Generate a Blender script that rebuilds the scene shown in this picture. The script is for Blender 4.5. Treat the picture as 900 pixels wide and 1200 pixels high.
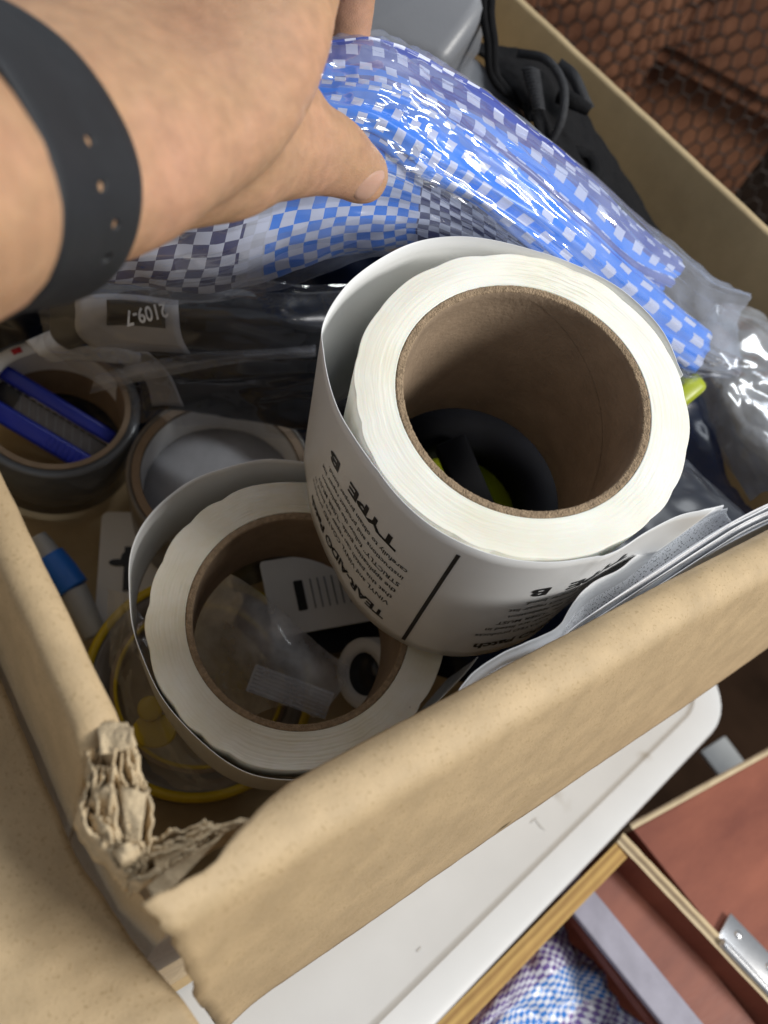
import bpy, bmesh, math, random
from mathutils import Vector, Matrix, noise as mnoise
random.seed(7)
mnoise.seed_set(3)
for o in list(bpy.data.objects):
    bpy.data.objects.remove(o, do_unlink=True)
SC = bpy.context.scene
COL = SC.collection
rad = math.radians
PI = math.pi

# ---------------------------------------------------------------- camera
# World frame: X along the front wall of the box, Y along its left wall, Z up; Z = 0 is the rim plane.
FPX = 990.0                                   # focal length in pixels of a 900 x 1200 frame
CX, CY = 450.0, 600.0
AX = Vector((1318, -436, 990)).normalized()   # box axes seen in the lens frame (x right, y down, z forward)
BX = Vector((-1432, -2082, 990)); BX = (BX - AX * BX.dot(AX)).normalized()
UX = AX.cross(BX)
CAMH = 0.18
CAMLOC = Vector((0, 0, CAMH))


def w_of(v):
    """lens-frame vector -> world vector"""
    return Vector((v.dot(AX), v.dot(BX), v.dot(UX)))


def ray(x, y):
    return w_of(Vector(((x - CX) / FPX, (y - CY) / FPX, 1.0)))


def PT(x, y, t):
    """world point seen at (x, y) at distance t along the lens axis"""
    return CAMLOC + ray(x, y) * t


def PZ(x, y, z):
    """world point seen at (x, y) lying at height z"""
    r = ray(x, y)
    return CAMLOC + r * ((z - CAMH) / r.z)


cam = bpy.data.cameras.new('camera')
cam_ob = bpy.data.objects.new('camera', cam)
COL.objects.link(cam_ob)
cr, cu, cb = w_of(Vector((1, 0, 0))), w_of(Vector((0, -1, 0))), w_of(Vector((0, 0, -1)))
M = Matrix.Identity(4)
for i in range(3):
    M[i][0], M[i][1], M[i][2], M[i][3] = cr[i], cu[i], cb[i], CAMLOC[i]
cam_ob.matrix_world = M
cam.sensor_fit = 'VERTICAL'
cam.sensor_height = 24.0
cam.lens = 24.0 * FPX / 1200.0
cam.clip_start = 0.005
cam.clip_end = 60
cam.dof.use_dof = True
cam.dof.focus_distance = 0.275
cam.dof.aperture_fstop = 7.5
SC.camera = cam_ob

# ---------------------------------------------------------------- light and exposure
world = bpy.data.worlds.new('World')
SC.world = world
world.use_nodes = True
bg = world.node_tree.nodes['Background']
bg.inputs[0].default_value = (0.86, 0.92, 1.0, 1)
bg.inputs[1].default_value = 0.24


def area(name, loc, target, sx, sy, power, col):
    l = bpy.data.lights.new(name, 'AREA')
    l.shape = 'RECTANGLE'
    l.size, l.size_y = sx, sy
    l.energy = power
    l.color = col
    o = bpy.data.objects.new(name, l)
    COL.objects.link(o)
    o.location = loc
    o.rotation_euler = (Vector(target) - Vector(loc)).to_track_quat('-Z', 'Y').to_euler()
    return o


area('ceiling_lamp', (0.86, -1.10, 1.08), (0.2, 0.12, -0.05), 0.70, 0.30, 22.0, (1.0, 0.97, 0.91))
area('overhead_fill', (0.85, 0.30, 1.75), (0.2, 0.15, -0.1), 1.2, 0.35, 11.5, (0.93, 0.97, 1.0))  # added broad fill light from overhead, not a fixture of the room

vs = SC.view_settings
SC.display_settings.display_device = 'sRGB'
vs.view_transform = 'Standard'
vs.look = 'None'
vs.exposure = 0.38
vs.gamma = 1.0
vs.use_curve_mapping = False
SC.cycles.use_denoising = True
SC.cycles.transparent_max_bounces = 24
SC.cycles.max_bounces = 8


# ---------------------------------------------------------------- helpers
def thing(name, label, cat, loc=(0, 0, 0), group=None):
    o = bpy.data.objects.new(name, None)
    COL.objects.link(o)
    o.location = loc
    o.empty_display_size = 0.02
    o['label'] = label
    o['category'] = cat
    if group:
        o['group'] = group
    return o


def tag(o, label, cat, group=None):
    o['label'] = label
    o['category'] = cat
    if group:
        o['group'] = group
    return o


def wloc(o):
    p = Vector((0, 0, 0))
    while o is not None:
        p += o.location
        o = o.parent
    return p


def obj(name, verts, faces, m, parent=None, smooth=True, uvs=None, origin=None, mats=None, fmat=None):
    """one mesh object; verts in world coordinates"""
    if parent is not None:
        base = wloc(parent)
    else:
        base = Vector((0, 0, 0))
    org = Vector(origin) if origin is not None else base
    me = bpy.data.meshes.new(name)
    me.from_pydata([tuple(Vector(v) - org) for v in verts], [], faces)
    if uvs is not None:
        uvl = me.uv_layers.new(name='UVMap')
        for lp in me.loops:
            uvl.data[lp.index].uv = uvs[lp.vertex_index]
    if mats:
        for q in mats:
            me.materials.append(q)
        for p, k in zip(me.polygons, fmat):
            p.material_index = k
    else:
        me.materials.append(m)
    if smooth:
        me.polygons.foreach_set('use_smooth', [True] * len(me.polygons))
    me.update()
    o = bpy.data.objects.new(name, me)
    COL.objects.link(o)
    o.location = org - base
    if parent is not None:
        o.parent = parent
    return o


def recalc(o):
    bm = bmesh.new()
    bm.from_mesh(o.data)
    bmesh.ops.recalc_face_normals(bm, faces=bm.faces)
    bm.to_mesh(o.data)
    bm.free()
    return o


def solid(o, th, offset=0.0):
    s = o.modifiers.new('thickness', 'SOLIDIFY')
    s.thickness = th
    s.offset = offset
    return o


def bev(o, w, seg=2):
    b = o.modifiers.new('edge', 'BEVEL')
    b.width = w
    b.segments = seg
    b.limit_method = 'ANGLE'
    b.angle_limit = rad(35)
    return o


def cat_rom(pts, n):
    """n points along a smooth curve through pts"""
    pts = [Vector(p) for p in pts]
    k = len(pts) - 1
    out = []
    for i in range(n):
        f = i / (n - 1) * k
        j = min(int(f), k - 1)
        u = f - j
        p1, p2 = pts[j], pts[j + 1]
        p0 = pts[j - 1] if j > 0 else p1 * 2 - p2
        p3 = pts[j + 2] if j + 2 <= k else p2 * 2 - p1
        out.append(0.5 * ((2 * p1) + (p2 - p0) * u + (2 * p0 - 5 * p1 + 4 * p2 - p3) * u * u
                          + (3 * p1 - p0 - 3 * p2 + p3) * u * u * u))
    return out


def loft_grid(rows, nu, nv):
    rr = [cat_rom(r, nu) for r in rows]
    cols = [cat_rom([r[i] for r in rr], nv) for i in range(nu)]
    return [[cols[i][j] for i in range(nu)] for j in range(nv)]      # grid[v][u]


def grid_normals(g):
    nv, nu = len(g), len(g[0])
    out = []
    for j in range(nv):
        row = []
        for i in range(nu):
            du = g[j][min(i + 1, nu - 1)] - g[j][max(i - 1, 0)]
            dv = g[min(j + 1, nv - 1)][i] - g[max(j - 1, 0)][i]
            n = du.cross(dv)
            row.append(n.normalized() if n.length > 1e-12 else Vector((0, 0, 1)))
        out.append(row)
    return out


def displace(g, fn):
    ns = grid_normals(g)
    nv, nu = len(g), len(g[0])
    return [[g[j][i] + ns[j][i] * fn(i / (nu - 1), j / (nv - 1), g[j][i]) for i in range(nu)] for j in range(nv)]


def grid_obj(name, g, m, parent=None, th=0.0, uscale=None, origin=None, closed_u=False, off=0.0, keep=None):
    nv, nu = len(g), len(g[0])
    verts = [p for row in g for p in row]
    faces = []
    for j in range(nv - 1):
        for i in range(nu - 1 + (1 if closed_u else 0)):
            i2 = (i + 1) % nu
            if keep and not keep(i / (nu - 1), j / (nv - 1)):
                continue
            faces.append((j * nu + i, j * nu + i2, (j + 1) * nu + i2, (j + 1) * nu + i))
    L = sum((g[nv // 2][i + 1] - g[nv // 2][i]).length for i in range(nu - 1))
    H = sum((g[j + 1][nu // 2] - g[j][nu // 2]).length for j in range(nv - 1))
    uvs = [(i / (nu - 1) * L, j / (nv - 1) * H) for j in range(nv) for i in range(nu)]
    o = obj(name, verts, faces, m, parent, True, uvs, origin)
    if th:
        solid(o, th, off)
    return o


def frame_of(n, hint):
    n = Vector(n).normalized()
    a = Vector(hint) - n * Vector(hint).dot(n)
    a.normalize()
    return a, n.cross(a), n


def lathe(name, C, a, b, n, profile, m, parent=None, seg=72, closed=True, fn=None, smooth=True):
    """profile: list of (r, h) revolved about n through C; closed joins last point to first"""
    verts, faces = [], []
    k = len(profile)
    for i in range(seg):
        th = 2 * PI * i / seg
        d = a * math.cos(th) + b * math.sin(th)
        for q, (r, h) in enumerate(profile):
            if fn:
                r, h = fn(r, h, th, q)
            verts.append(C + d * r + n * h)
    kk = k if closed else k - 1
    for i in range(seg):
        for q in range(kk):
            i2, q2 = (i + 1) % seg, (q + 1) % k
            faces.append((i * k + q, i2 * k + q, i2 * k + q2, i * k + q2))
    return recalc(obj(name, verts, faces, m, parent, smooth))


def autosm(o, ang=40):
    """sharp edges over an angle"""
    bm = bmesh.new()
    bm.from_mesh(o.data)
    for e in bm.edges:
        if len(e.link_faces) == 2 and e.calc_face_angle(0) > rad(ang):
            e.smooth = False
    bm.to_mesh(o.data)
    bm.free()
    return o


def tube(name, pts, r, m, parent=None, seg=8, n=None, ru=None, cap=True):
    """tube through pts; r number or list of radii per control point"""
    k = len(pts)
    n = n or k * 6
    P = cat_rom(pts, n)
    rs = r if isinstance(r, (list, tuple)) else [r] * k
    verts, faces = [], []
    t0 = (P[1] - P[0]).normalized()
    up = Vector((0, 0, 1)) if abs(t0.z) < 0.9 else Vector((1, 0, 0))
    a = (up - t0 * up.dot(t0)).normalized()
    for i in range(n):
        t = (P[min(i + 1, n - 1)] - P[max(i - 1, 0)]).normalized()
        a = (a - t * a.dot(t)).normalized()
        b = t.cross(a)
        f = i / (n - 1) * (k - 1)
        j = min(int(f), k - 2)
        rr = rs[j] * (1 - (f - j)) + rs[j + 1] * (f - j)
        for s in range(seg):
            th = 2 * PI * s / seg
            verts.append(P[i] + (a * math.cos(th) + b * math.sin(th)) * rr)
    for i in range(n - 1):
        for s in range(seg):
            s2 = (s + 1) % seg
            faces.append((i * seg + s, i * seg + s2, (i + 1) * seg + s2, (i + 1) * seg + s))
    if cap:
        faces.append(tuple(range(seg))[::-1])
        faces.append(tuple((n - 1) * seg + s for s in range(seg)))
    return verts, faces


def tube_obj(name, pts, r, m, parent=None, **k):
    v, f = tube(name, pts, r, m, **k)
    return recalc(obj(name, v, f, m, parent))


def slab(name, poly, up, th, m, parent=None, bevel=0.0, smooth=False):
    """flat polygon poly (world points) with thickness th going down from it along -up"""
    up = Vector(up).normalized()
    k = len(poly)
    verts = [Vector(p) for p in poly] + [Vector(p) - up * th for p in poly]
    faces = [tuple(range(k)), tuple(range(2 * k - 1, k - 1, -1))]
    for i in range(k):
        j = (i + 1) % k
        faces.append((i, i + k, j + k, j))
    c = sum((Vector(p) for p in poly), Vector()) / k
    uvs = None
    o = recalc(obj(name, verts, faces, m, parent, smooth))
    if bevel:
        bev(o, bevel)
    return o


def box_obj(name, C, ax, ay, az, hx, hy, hz, m, parent=None, bevel=0.0):
    C = Vector(C)
    vs_ = []
    for sz in (-1, 1):
        for sx, sy in ((-1, -1), (1, -1), (1, 1), (-1, 1)):
            vs_.append(C + ax * (hx * sx) + ay * (hy * sy) + az * (hz * sz))
    fs = [(3, 2, 1, 0), (4, 5, 6, 7), (0, 1, 5, 4), (1, 2, 6, 5), (2, 3, 7, 6), (3, 0, 4, 7)]
    o = recalc(obj(name, vs_, fs, m, parent, False))
    if bevel:
        bev(o, bevel, 3)
        o.data.polygons.foreach_set('use_smooth', [True] * 6)
    return o


def fbm(p, s, octv=4, h=0.9, l=2.1):
    return mnoise.fractal(Vector(p) * s, h, l, octv)


def ridge(p, s):
    """sharp crumple ridges, 0..1"""
    q = Vector(p) * s
    return 1.0 - abs(mnoise.noise(q)) * 2.0 - abs(mnoise.noise(q * 2.3 + Vector((5, 1, 2)))) * 0.8


# ---------------------------------------------------------------- materials
def _nodes(name):
    m = bpy.data.materials.new(name)
    m.use_nodes = True
    nt = m.node_tree
    return m, nt, nt.nodes['Principled BSDF']


def mat(name, col, rough=0.5, var=0.0, vscale=40.0, bump=0.0, bscale=300.0, sss=0.0, spec=None, metal=0.0,
        col2=None, speck=None, coat=0.0, stretch=None, bdist=0.001):
    m, nt, p = _nodes(name)
    N, L = nt.nodes, nt.links
    p.inputs['Roughness'].default_value = rough
    p.inputs['Metallic'].default_value = metal
    if spec is not None:
        p.inputs['Specular IOR Level'].default_value = spec
    if coat:
        p.inputs['Coat Weight'].default_value = coat
        p.inputs['Coat Roughness'].default_value = 0.12
    tc = N.new('ShaderNodeTexCoord')
    vec = tc.outputs['Object']
    if stretch:
        mp = N.new('ShaderNodeMapping')
        mp.inputs['Scale'].default_value = stretch
        L.new(vec, mp.inputs['Vector'])
        vec = mp.outputs['Vector']
    if var or col2:
        t = N.new('ShaderNodeTexNoise')
        t.inputs['Scale'].default_value = vscale
        t.inputs['Detail'].default_value = 7
        t.inputs['Roughness'].default_value = 0.62
        L.new(vec, t.inputs['Vector'])
        r = N.new('ShaderNodeValToRGB')
        c2 = col2 or tuple(max(0, c * (1 - var)) for c in col)
        c1 = col if col2 else tuple(min(1, c * (1 + var)) for c in col)
        r.color_ramp.elements[0].position = 0.34
        r.color_ramp.elements[1].position = 0.66
        r.color_ramp.elements[0].color = (*c2, 1)
        r.color_ramp.elements[1].color = (*c1, 1)
        L.new(t.outputs['Fac'], r.inputs['Fac'])
        out = r.outputs['Color']
        if speck:
            sc_, thr, scol = speck
            t2 = N.new('ShaderNodeTexNoise')
            t2.inputs['Scale'].default_value = sc_
            t2.inputs['Detail'].default_value = 3
            L.new(vec, t2.inputs['Vector'])
            r2 = N.new('ShaderNodeValToRGB')
            r2.color_ramp.elements[0].position = thr
            r2.color_ramp.elements[1].position = thr + 0.06
            L.new(t2.outputs['Fac'], r2.inputs['Fac'])
            mx = N.new('ShaderNodeMix')
            mx.data_type = 'RGBA'
            L.new(r2.outputs['Color'], mx.inputs['Factor'])
            L.new(out, mx.inputs['A'])
            mx.inputs['B'].default_value = (*scol, 1)
            out = mx.outputs['Result']
        L.new(out, p.inputs['Base Color'])
    else:
        p.inputs['Base Color'].default_value = (*col, 1)
    if sss:
        p.inputs['Subsurface Weight'].default_value = sss
        p.inputs['Subsurface Radius'].default_value = (1.0, 0.5, 0.3)
        p.inputs['Subsurface Scale'].default_value = 0.004
    if bump:
        t = N.new('ShaderNodeTexNoise')
        t.inputs['Scale'].default_value = bscale
        t.inputs['Detail'].default_value = 6
        L.new(vec, t.inputs['Vector'])
        b = N.new('ShaderNodeBump')
        b.inputs['Strength'].default_value = bump
        b.inputs['Distance'].default_value = bdist
        L.new(t.outputs['Fac'], b.inputs['Height'])
        L.new(b.outputs['Normal'], p.inputs['Normal'])
    return m


def film(name, tint=(1, 1, 1), haze=0.06, rough=0.09, gloss=1.0, hcol=(0.8, 0.85, 0.95), cap=0.30):
    """thin clear plastic sheet: see-through, mirror-like where the light catches it, a little milky"""
    m, nt, p = _nodes(name)
    N, L = nt.nodes, nt.links
    N.remove(p)
    out = N['Material Output']
    tr = N.new('ShaderNodeBsdfTransparent')
    tr.inputs[0].default_value = (*tint, 1)
    gl = N.new('ShaderNodeBsdfGlossy')
    gl.inputs['Roughness'].default_value = rough
    gl.inputs['Color'].default_value = (gloss, gloss, gloss, 1)
    df = N.new('ShaderNodeBsdfDiffuse')
    df.inputs['Color'].default_value = (*hcol, 1)
    fr = N.new('ShaderNodeFresnel')
    fr.inputs['IOR'].default_value = 1.55
    mt = N.new('ShaderNodeMath')
    mt.operation = 'MULTIPLY'
    mt.inputs[1].default_value = 0.9
    L.new(fr.outputs[0], mt.inputs[0])
    mn = N.new('ShaderNodeMath')
    mn.operation = 'MINIMUM'
    mn.inputs[1].default_value = cap
    L.new(mt.outputs[0], mn.inputs[0])
    mt = mn
    m1 = N.new('ShaderNodeMixShader')
    L.new(mt.outputs[0], m1.inputs[0])
    L.new(tr.outputs[0], m1.inputs[1])
    L.new(gl.outputs[0], m1.inputs[2])
    tc = N.new('ShaderNodeTexCoord')
    t = N.new('ShaderNodeTexNoise')
    t.inputs['Scale'].default_value = 60
    t.inputs['Detail'].default_value = 4
    L.new(tc.outputs['Object'], t.inputs['Vector'])
    mr = N.new('ShaderNodeMapRange')
    mr.inputs['From Min'].default_value = 0.3
    mr.inputs['From Max'].default_value = 0.75
    mr.inputs['To Min'].default_value = haze * 0.4
    mr.inputs['To Max'].default_value = haze * 1.6
    L.new(t.outputs['Fac'], mr.inputs['Value'])
    m2 = N.new('ShaderNodeMixShader')
    L.new(mr.outputs[0], m2.inputs[0])
    L.new(m1.outputs[0], m2.inputs[1])
    L.new(df.outputs[0], m2.inputs[2])
    L.new(m2.outputs[0], out.inputs['Surface'])
    return m


def woven(name, bands, cell, white=(0.72, 0.74, 0.82), rough=0.28, along='X', sparse=False):
    """plaited plastic tape: chequers of a white weft over coloured warp tapes; bands = [(position 0..1, colour)] repeated"""
    m, nt, p = _nodes(name)
    N, L = nt.nodes, nt.links
    uv = N.new('ShaderNodeUVMap')
    sp = N.new('ShaderNodeSeparateXYZ')
    wob = N.new('ShaderNodeTexNoise')
    wob.inputs['Scale'].default_value = 35
    L.new(uv.outputs[0], wob.inputs['Vector'])
    mixv = N.new('ShaderNodeMix')
    mixv.data_type = 'VECTOR'
    mixv.inputs['Factor'].default_value = 0.004
    L.new(uv.outputs[0], mixv.inputs['A'])
    L.new(wob.outputs['Color'], mixv.inputs['B'])
    ck = N.new('ShaderNodeTexChecker')
    ck.inputs['Scale'].default_value = 1.0 / cell
    L.new(mixv.outputs['Result'], ck.inputs['Vector'])
    L.new(mixv.outputs['Result'], sp.inputs[0])
    fr = N.new('ShaderNodeMath')
    fr.operation = 'FRACT'
    ml = N.new('ShaderNodeMath')
    ml.operation = 'MULTIPLY'
    ml.inputs[1].default_value = 1.0 / (cell * 22)
    L.new(sp.outputs[along], ml.inputs[0])
    L.new(ml.outputs[0], fr.inputs[0])
    rp = N.new('ShaderNodeValToRGB')
    rp.color_ramp.interpolation = 'CONSTANT'
    el = rp.color_ramp.elements
    el[0].position, el[0].color = bands[0][0], (*bands[0][1], 1)
    el[1].position, el[1].color = bands[1][0], (*bands[1][1], 1)
    for pos, c in bands[2:]:
        e = el.new(pos)
        e.color = (*c, 1)
    L.new(fr.outputs[0], rp.inputs['Fac'])
    fac = ck.outputs['Fac']
    if sparse:                       # white tape shows only at every other crossing, staggered row by row
        def mth(op, a, b):
            q = N.new('ShaderNodeMath')
            q.operation = op
            for k_, z in ((0, a), (1, b)):
                if isinstance(z, (int, float)):
                    q.inputs[k_].default_value = z
                elif z is not None:
                    L.new(z, q.inputs[k_])
            return q.outputs[0]
        vv_ = mth('DIVIDE', sp.outputs['Y'], cell * 1.7)
        row_ = mth('FLOOR', vv_, None)
        uu_ = mth('ADD', mth('DIVIDE', sp.outputs['X'], cell * 2.1), mth('MULTIPLY', row_, 0.5))
        fac = mth('MULTIPLY', mth('LESS_THAN', mth('FRACT', uu_, None), 0.46), mth('LESS_THAN', mth('FRACT', vv_, None), 0.60))
    mx = N.new('ShaderNodeMix')
    mx.data_type = 'RGBA'
    L.new(fac, mx.inputs['Factor'])
    L.new(rp.outputs['Color'], mx.inputs['A'])
    mx.inputs['B'].default_value = (*white, 1)
    L.new(mx.outputs['Result'], p.inputs['Base Color'])
    p.inputs['Roughness'].default_value = rough
    # tape relief
    b = N.new('ShaderNodeBump')
    b.inputs['Strength'].default_value = 0.5
    b.inputs['Distance'].default_value = 0.0004
    L.new(ck.outputs['Fac'], b.inputs['Height'])
    L.new(b.outputs['Normal'], p.inputs['Normal'])
    return m


KRAFT = (0.505, 0.372, 0.216)
M_card = mat('kraft_card', KRAFT, 0.62, 0.11, 75, 0.25, 1000, speck=(1000, 0.60, (0.42, 0.30, 0.16)), spec=0.4, bdist=0.0006)
M_card_in = mat('kraft_card_inside', (0.50, 0.385, 0.225), 0.78, 0.10, 30, 0.2, 420, spec=0.25)
M_torn = mat('torn_paper', (0.58, 0.46, 0.30), 0.9, 0.2, 160, 0.8, 700, spec=0.1)
M_core = mat('core_board', (0.30, 0.222, 0.155), 0.8, 0.13, 70, 0.35, 600, spec=0.2, speck=(700, 0.68, (0.38, 0.29, 0.21)))
M_core_edge = mat('core_edge', (0.34, 0.25, 0.165), 0.9, 0.25, 500, 0.9, 1500, spec=0.1)
M_wind = mat('tape_layers', (0.88, 0.88, 0.83), 0.35, 0.05, 22, 0.0, sss=0.25, spec=0.5, col2=(0.83, 0.80, 0.66))
M_wind_old = mat('tape_layers_old', (0.84, 0.82, 0.74), 0.22, 0.05, 30, 0.0, sss=0.2, spec=0.6, col2=(0.70, 0.64, 0.48), speck=(210, 0.735, (0.10, 0.07, 0.05)))
M_strip = mat('release_paper', (0.80, 0.81, 0.82), 0.33, 0.02, 30, 0.06, 40, spec=0.5)
M_ink = mat('black_ink', (0.012, 0.012, 0.014), 0.45)
M_white_print = mat('white_ink', (0.75, 0.75, 0.75), 0.5)
M_tray = mat('white_plastic', (0.66, 0.665, 0.67), 0.42, 0.045, 9, 0.05, 60, speck=(24, 0.70, (0.52, 0.50, 0.47)))
M_strap = mat('black_rubber', (0.015, 0.016, 0.019), 0.55, 0.15, 90, 0.12, 900, spec=0.4)
M_grey = mat('grey_plastic', (0.20, 0.207, 0.225), 0.36, 0.04, 20, 0.08, 900, spec=0.5)
M_black = mat('black_fabric', (0.006, 0.006, 0.007), 0.85, 0.3, 300, 0.7, 1400, spec=0.2)
M_blackp = mat('black_plastic', (0.010, 0.011, 0.015), 0.28, 0.2, 60, 0.1, 80, spec=0.45)
M_navy = mat('navy_film', (0.010, 0.016, 0.038), 0.22, 0.2, 40, 0.15, 60, spec=0.5)
M_wood = mat('red_brown_board', (0.29, 0.098, 0.06), 0.42, 0.0, 9, 0.1, 160, spec=0.35, col2=(0.185, 0.058, 0.038), stretch=(1, 3.0, 1))
M_wood2 = mat('weathered_brown_board', (0.34, 0.155, 0.085), 0.6, 0.0, 12, 0.25, 120, spec=0.3, col2=(0.15, 0.062, 0.035))
M_dark = mat('dark_brown_floor', (0.022, 0.012, 0.007), 0.95, 0.3, 8, 0.1, 60, spec=0.05)
M_net = mat('net_cord', (0.035, 0.022, 0.016), 0.6)
M_steel = mat('steel', (0.62, 0.62, 0.63), 0.32, 0.05, 300, 0.05, 900, metal=1.0)
M_blue = mat('blue_plastic', (0.012, 0.03, 0.42), 0.35, 0.06, 60, spec=0.5)
M_cyan = mat('bright_blue_plastic', (0.02, 0.16, 0.62), 0.4, 0.06, 60)
M_grey_lt = mat('pale_grey_plastic', (0.42, 0.43, 0.43), 0.4, 0.05, 60)
M_whitecard = mat('white_card', (0.80, 0.80, 0.79), 0.55, 0.03, 40, 0.1, 300)
M_paper = mat('leaflet_paper', (0.76, 0.77, 0.79), 0.5, 0.02, 40, 0.1, 50)
M_yellow = mat('yellow_plastic', (0.66, 0.48, 0.01), 0.35, 0.08, 60)
M_lime = mat('lime_plastic', (0.36, 0.42, 0.015), 0.35, 0.08, 60)
M_tapegrey = mat('brown_grey_tape', (0.17, 0.15, 0.125), 0.3, 0.15, 60, 0.1, 200, spec=0.5)
M_cleartape = mat('smoky_tape', (0.13, 0.14, 0.155), 0.16, 0.1, 50, spec=0.6)
M_red = mat('red_ink', (0.55, 0.02, 0.03), 0.5)
M_skin = mat('skin', (0.52, 0.315, 0.185), 0.5, 0.0, 30, 0.45, 800, sss=0.3, spec=0.35, col2=(0.44, 0.235, 0.135), bdist=0.0006)
def skin_mat():
    m, nt, p = _nodes('skin')
    N, L = nt.nodes, nt.links
    tc = N.new('ShaderNodeTexCoord')
    a = N.new('ShaderNodeTexNoise'); a.inputs['Scale'].default_value = 22; a.inputs['Detail'].default_value = 4
    b = N.new('ShaderNodeTexNoise'); b.inputs['Scale'].default_value = 240; b.inputs['Detail'].default_value = 5
    c = N.new('ShaderNodeTexVoronoi'); c.inputs['Scale'].default_value = 1100; c.feature = 'DISTANCE_TO_EDGE'
    for t in (a, b, c):
        L.new(tc.outputs['Object'], t.inputs['Vector'])
    r1 = N.new('ShaderNodeValToRGB')
    e = r1.color_ramp.elements
    e[0].position, e[0].color = 0.32, (0.39, 0.205, 0.118, 1)
    e[1].position, e[1].color = 0.70, (0.53, 0.285, 0.185, 1)
    x = e.new(0.5); x.color = (0.475, 0.278, 0.160, 1)
    L.new(a.outputs['Fac'], r1.inputs['Fac'])
    r2 = N.new('ShaderNodeMapRange')
    r2.inputs['From Min'].default_value = 0.3; r2.inputs['From Max'].default_value = 0.7
    r2.inputs['To Min'].default_value = 0.86; r2.inputs['To Max'].default_value = 1.08
    L.new(b.outputs['Fac'], r2.inputs['Value'])
    mx = N.new('ShaderNodeMix'); mx.data_type = 'RGBA'; mx.blend_type = 'MULTIPLY'
    mx.inputs['Factor'].default_value = 1.0
    L.new(r1.outputs['Color'], mx.inputs['A']); L.new(r2.outputs[0], mx.inputs['B'])
    L.new(mx.outputs['Result'], p.inputs['Base Color'])
    p.inputs['Roughness'].default_value = 0.48
    p.inputs['Specular IOR Level'].default_value = 0.35
    p.inputs['Subsurface Weight'].default_value = 0.25
    p.inputs['Subsurface Radius'].default_value = (1.0, 0.45, 0.25)
    p.inputs['Subsurface Scale'].default_value = 0.003
    ad = N.new('ShaderNodeMath'); ad.operation = 'MULTIPLY_ADD'
    ad.inputs[1].default_value = 0.9
    L.new(c.outputs['Distance'], ad.inputs[0]); L.new(b.outputs['Fac'], ad.inputs[2])
    bu = N.new('ShaderNodeBump'); bu.inputs['Strength'].default_value = 0.35; bu.inputs['Distance'].default_value = 0.0006
    L.new(ad.outputs[0], bu.inputs['Height']); L.new(bu.outputs['Normal'], p.inputs['Normal'])
    return m


M_skin = skin_mat()
M_nail = mat('nail', (0.52, 0.31, 0.23), 0.45, 0.04, 80, sss=0.3, spec=0.5)
F_wrap = film('clear_wrap', (0.93, 0.95, 1.0), 0.12, 0.10, 1.0, (0.66, 0.74, 0.95))
F_bag = film('milky_bag_film', (0.9, 0.92, 0.95), 0.22, 0.16, 0.9, (0.62, 0.65, 0.70))
F_clear = film('clear_blister', (0.88, 0.89, 0.92), 0.02, 0.06, 1.0, cap=0.16)
F_zip = film('zip_bag_film', (0.90, 0.91, 0.93), 0.42, 0.15, 0.9, (0.72, 0.73, 0.76))
BLUE, NAVY, SILV = (0.02, 0.24, 0.90), (0.03, 0.026, 0.13), (0.62, 0.64, 0.70)
W_front = woven('blue_white_weave', [(0.0, NAVY), (0.375, SILV), (0.46, BLUE), (0.99, NAVY)], 0.0060, white=(0.74, 0.77, 0.88), along='X')
W_fold = woven('navy_edged_weave', [(0.0, NAVY), (0.12, BLUE), (0.90, NAVY), (0.95, BLUE)], 0.0050, white=(0.66, 0.69, 0.84), along='Y', sparse=True)
W_top = woven('blue_lilac_weave', [(0.0, BLUE), (0.135, (0.07, 0.10, 0.38)), (0.27, BLUE), (0.33, (0.07, 0.10, 0.38))], 0.0052, white=(0.62, 0.66, 0.84), along='Y', sparse=True)
W_bag = woven('lilac_weave', [(0.0, (0.16, 0.10, 0.33)), (0.5, (0.16, 0.10, 0.33)), (0.52, (0.03, 0.20, 0.62)), (0.95, (0.03, 0.2, 0.62))], 0.0042, along='Y')


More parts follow.
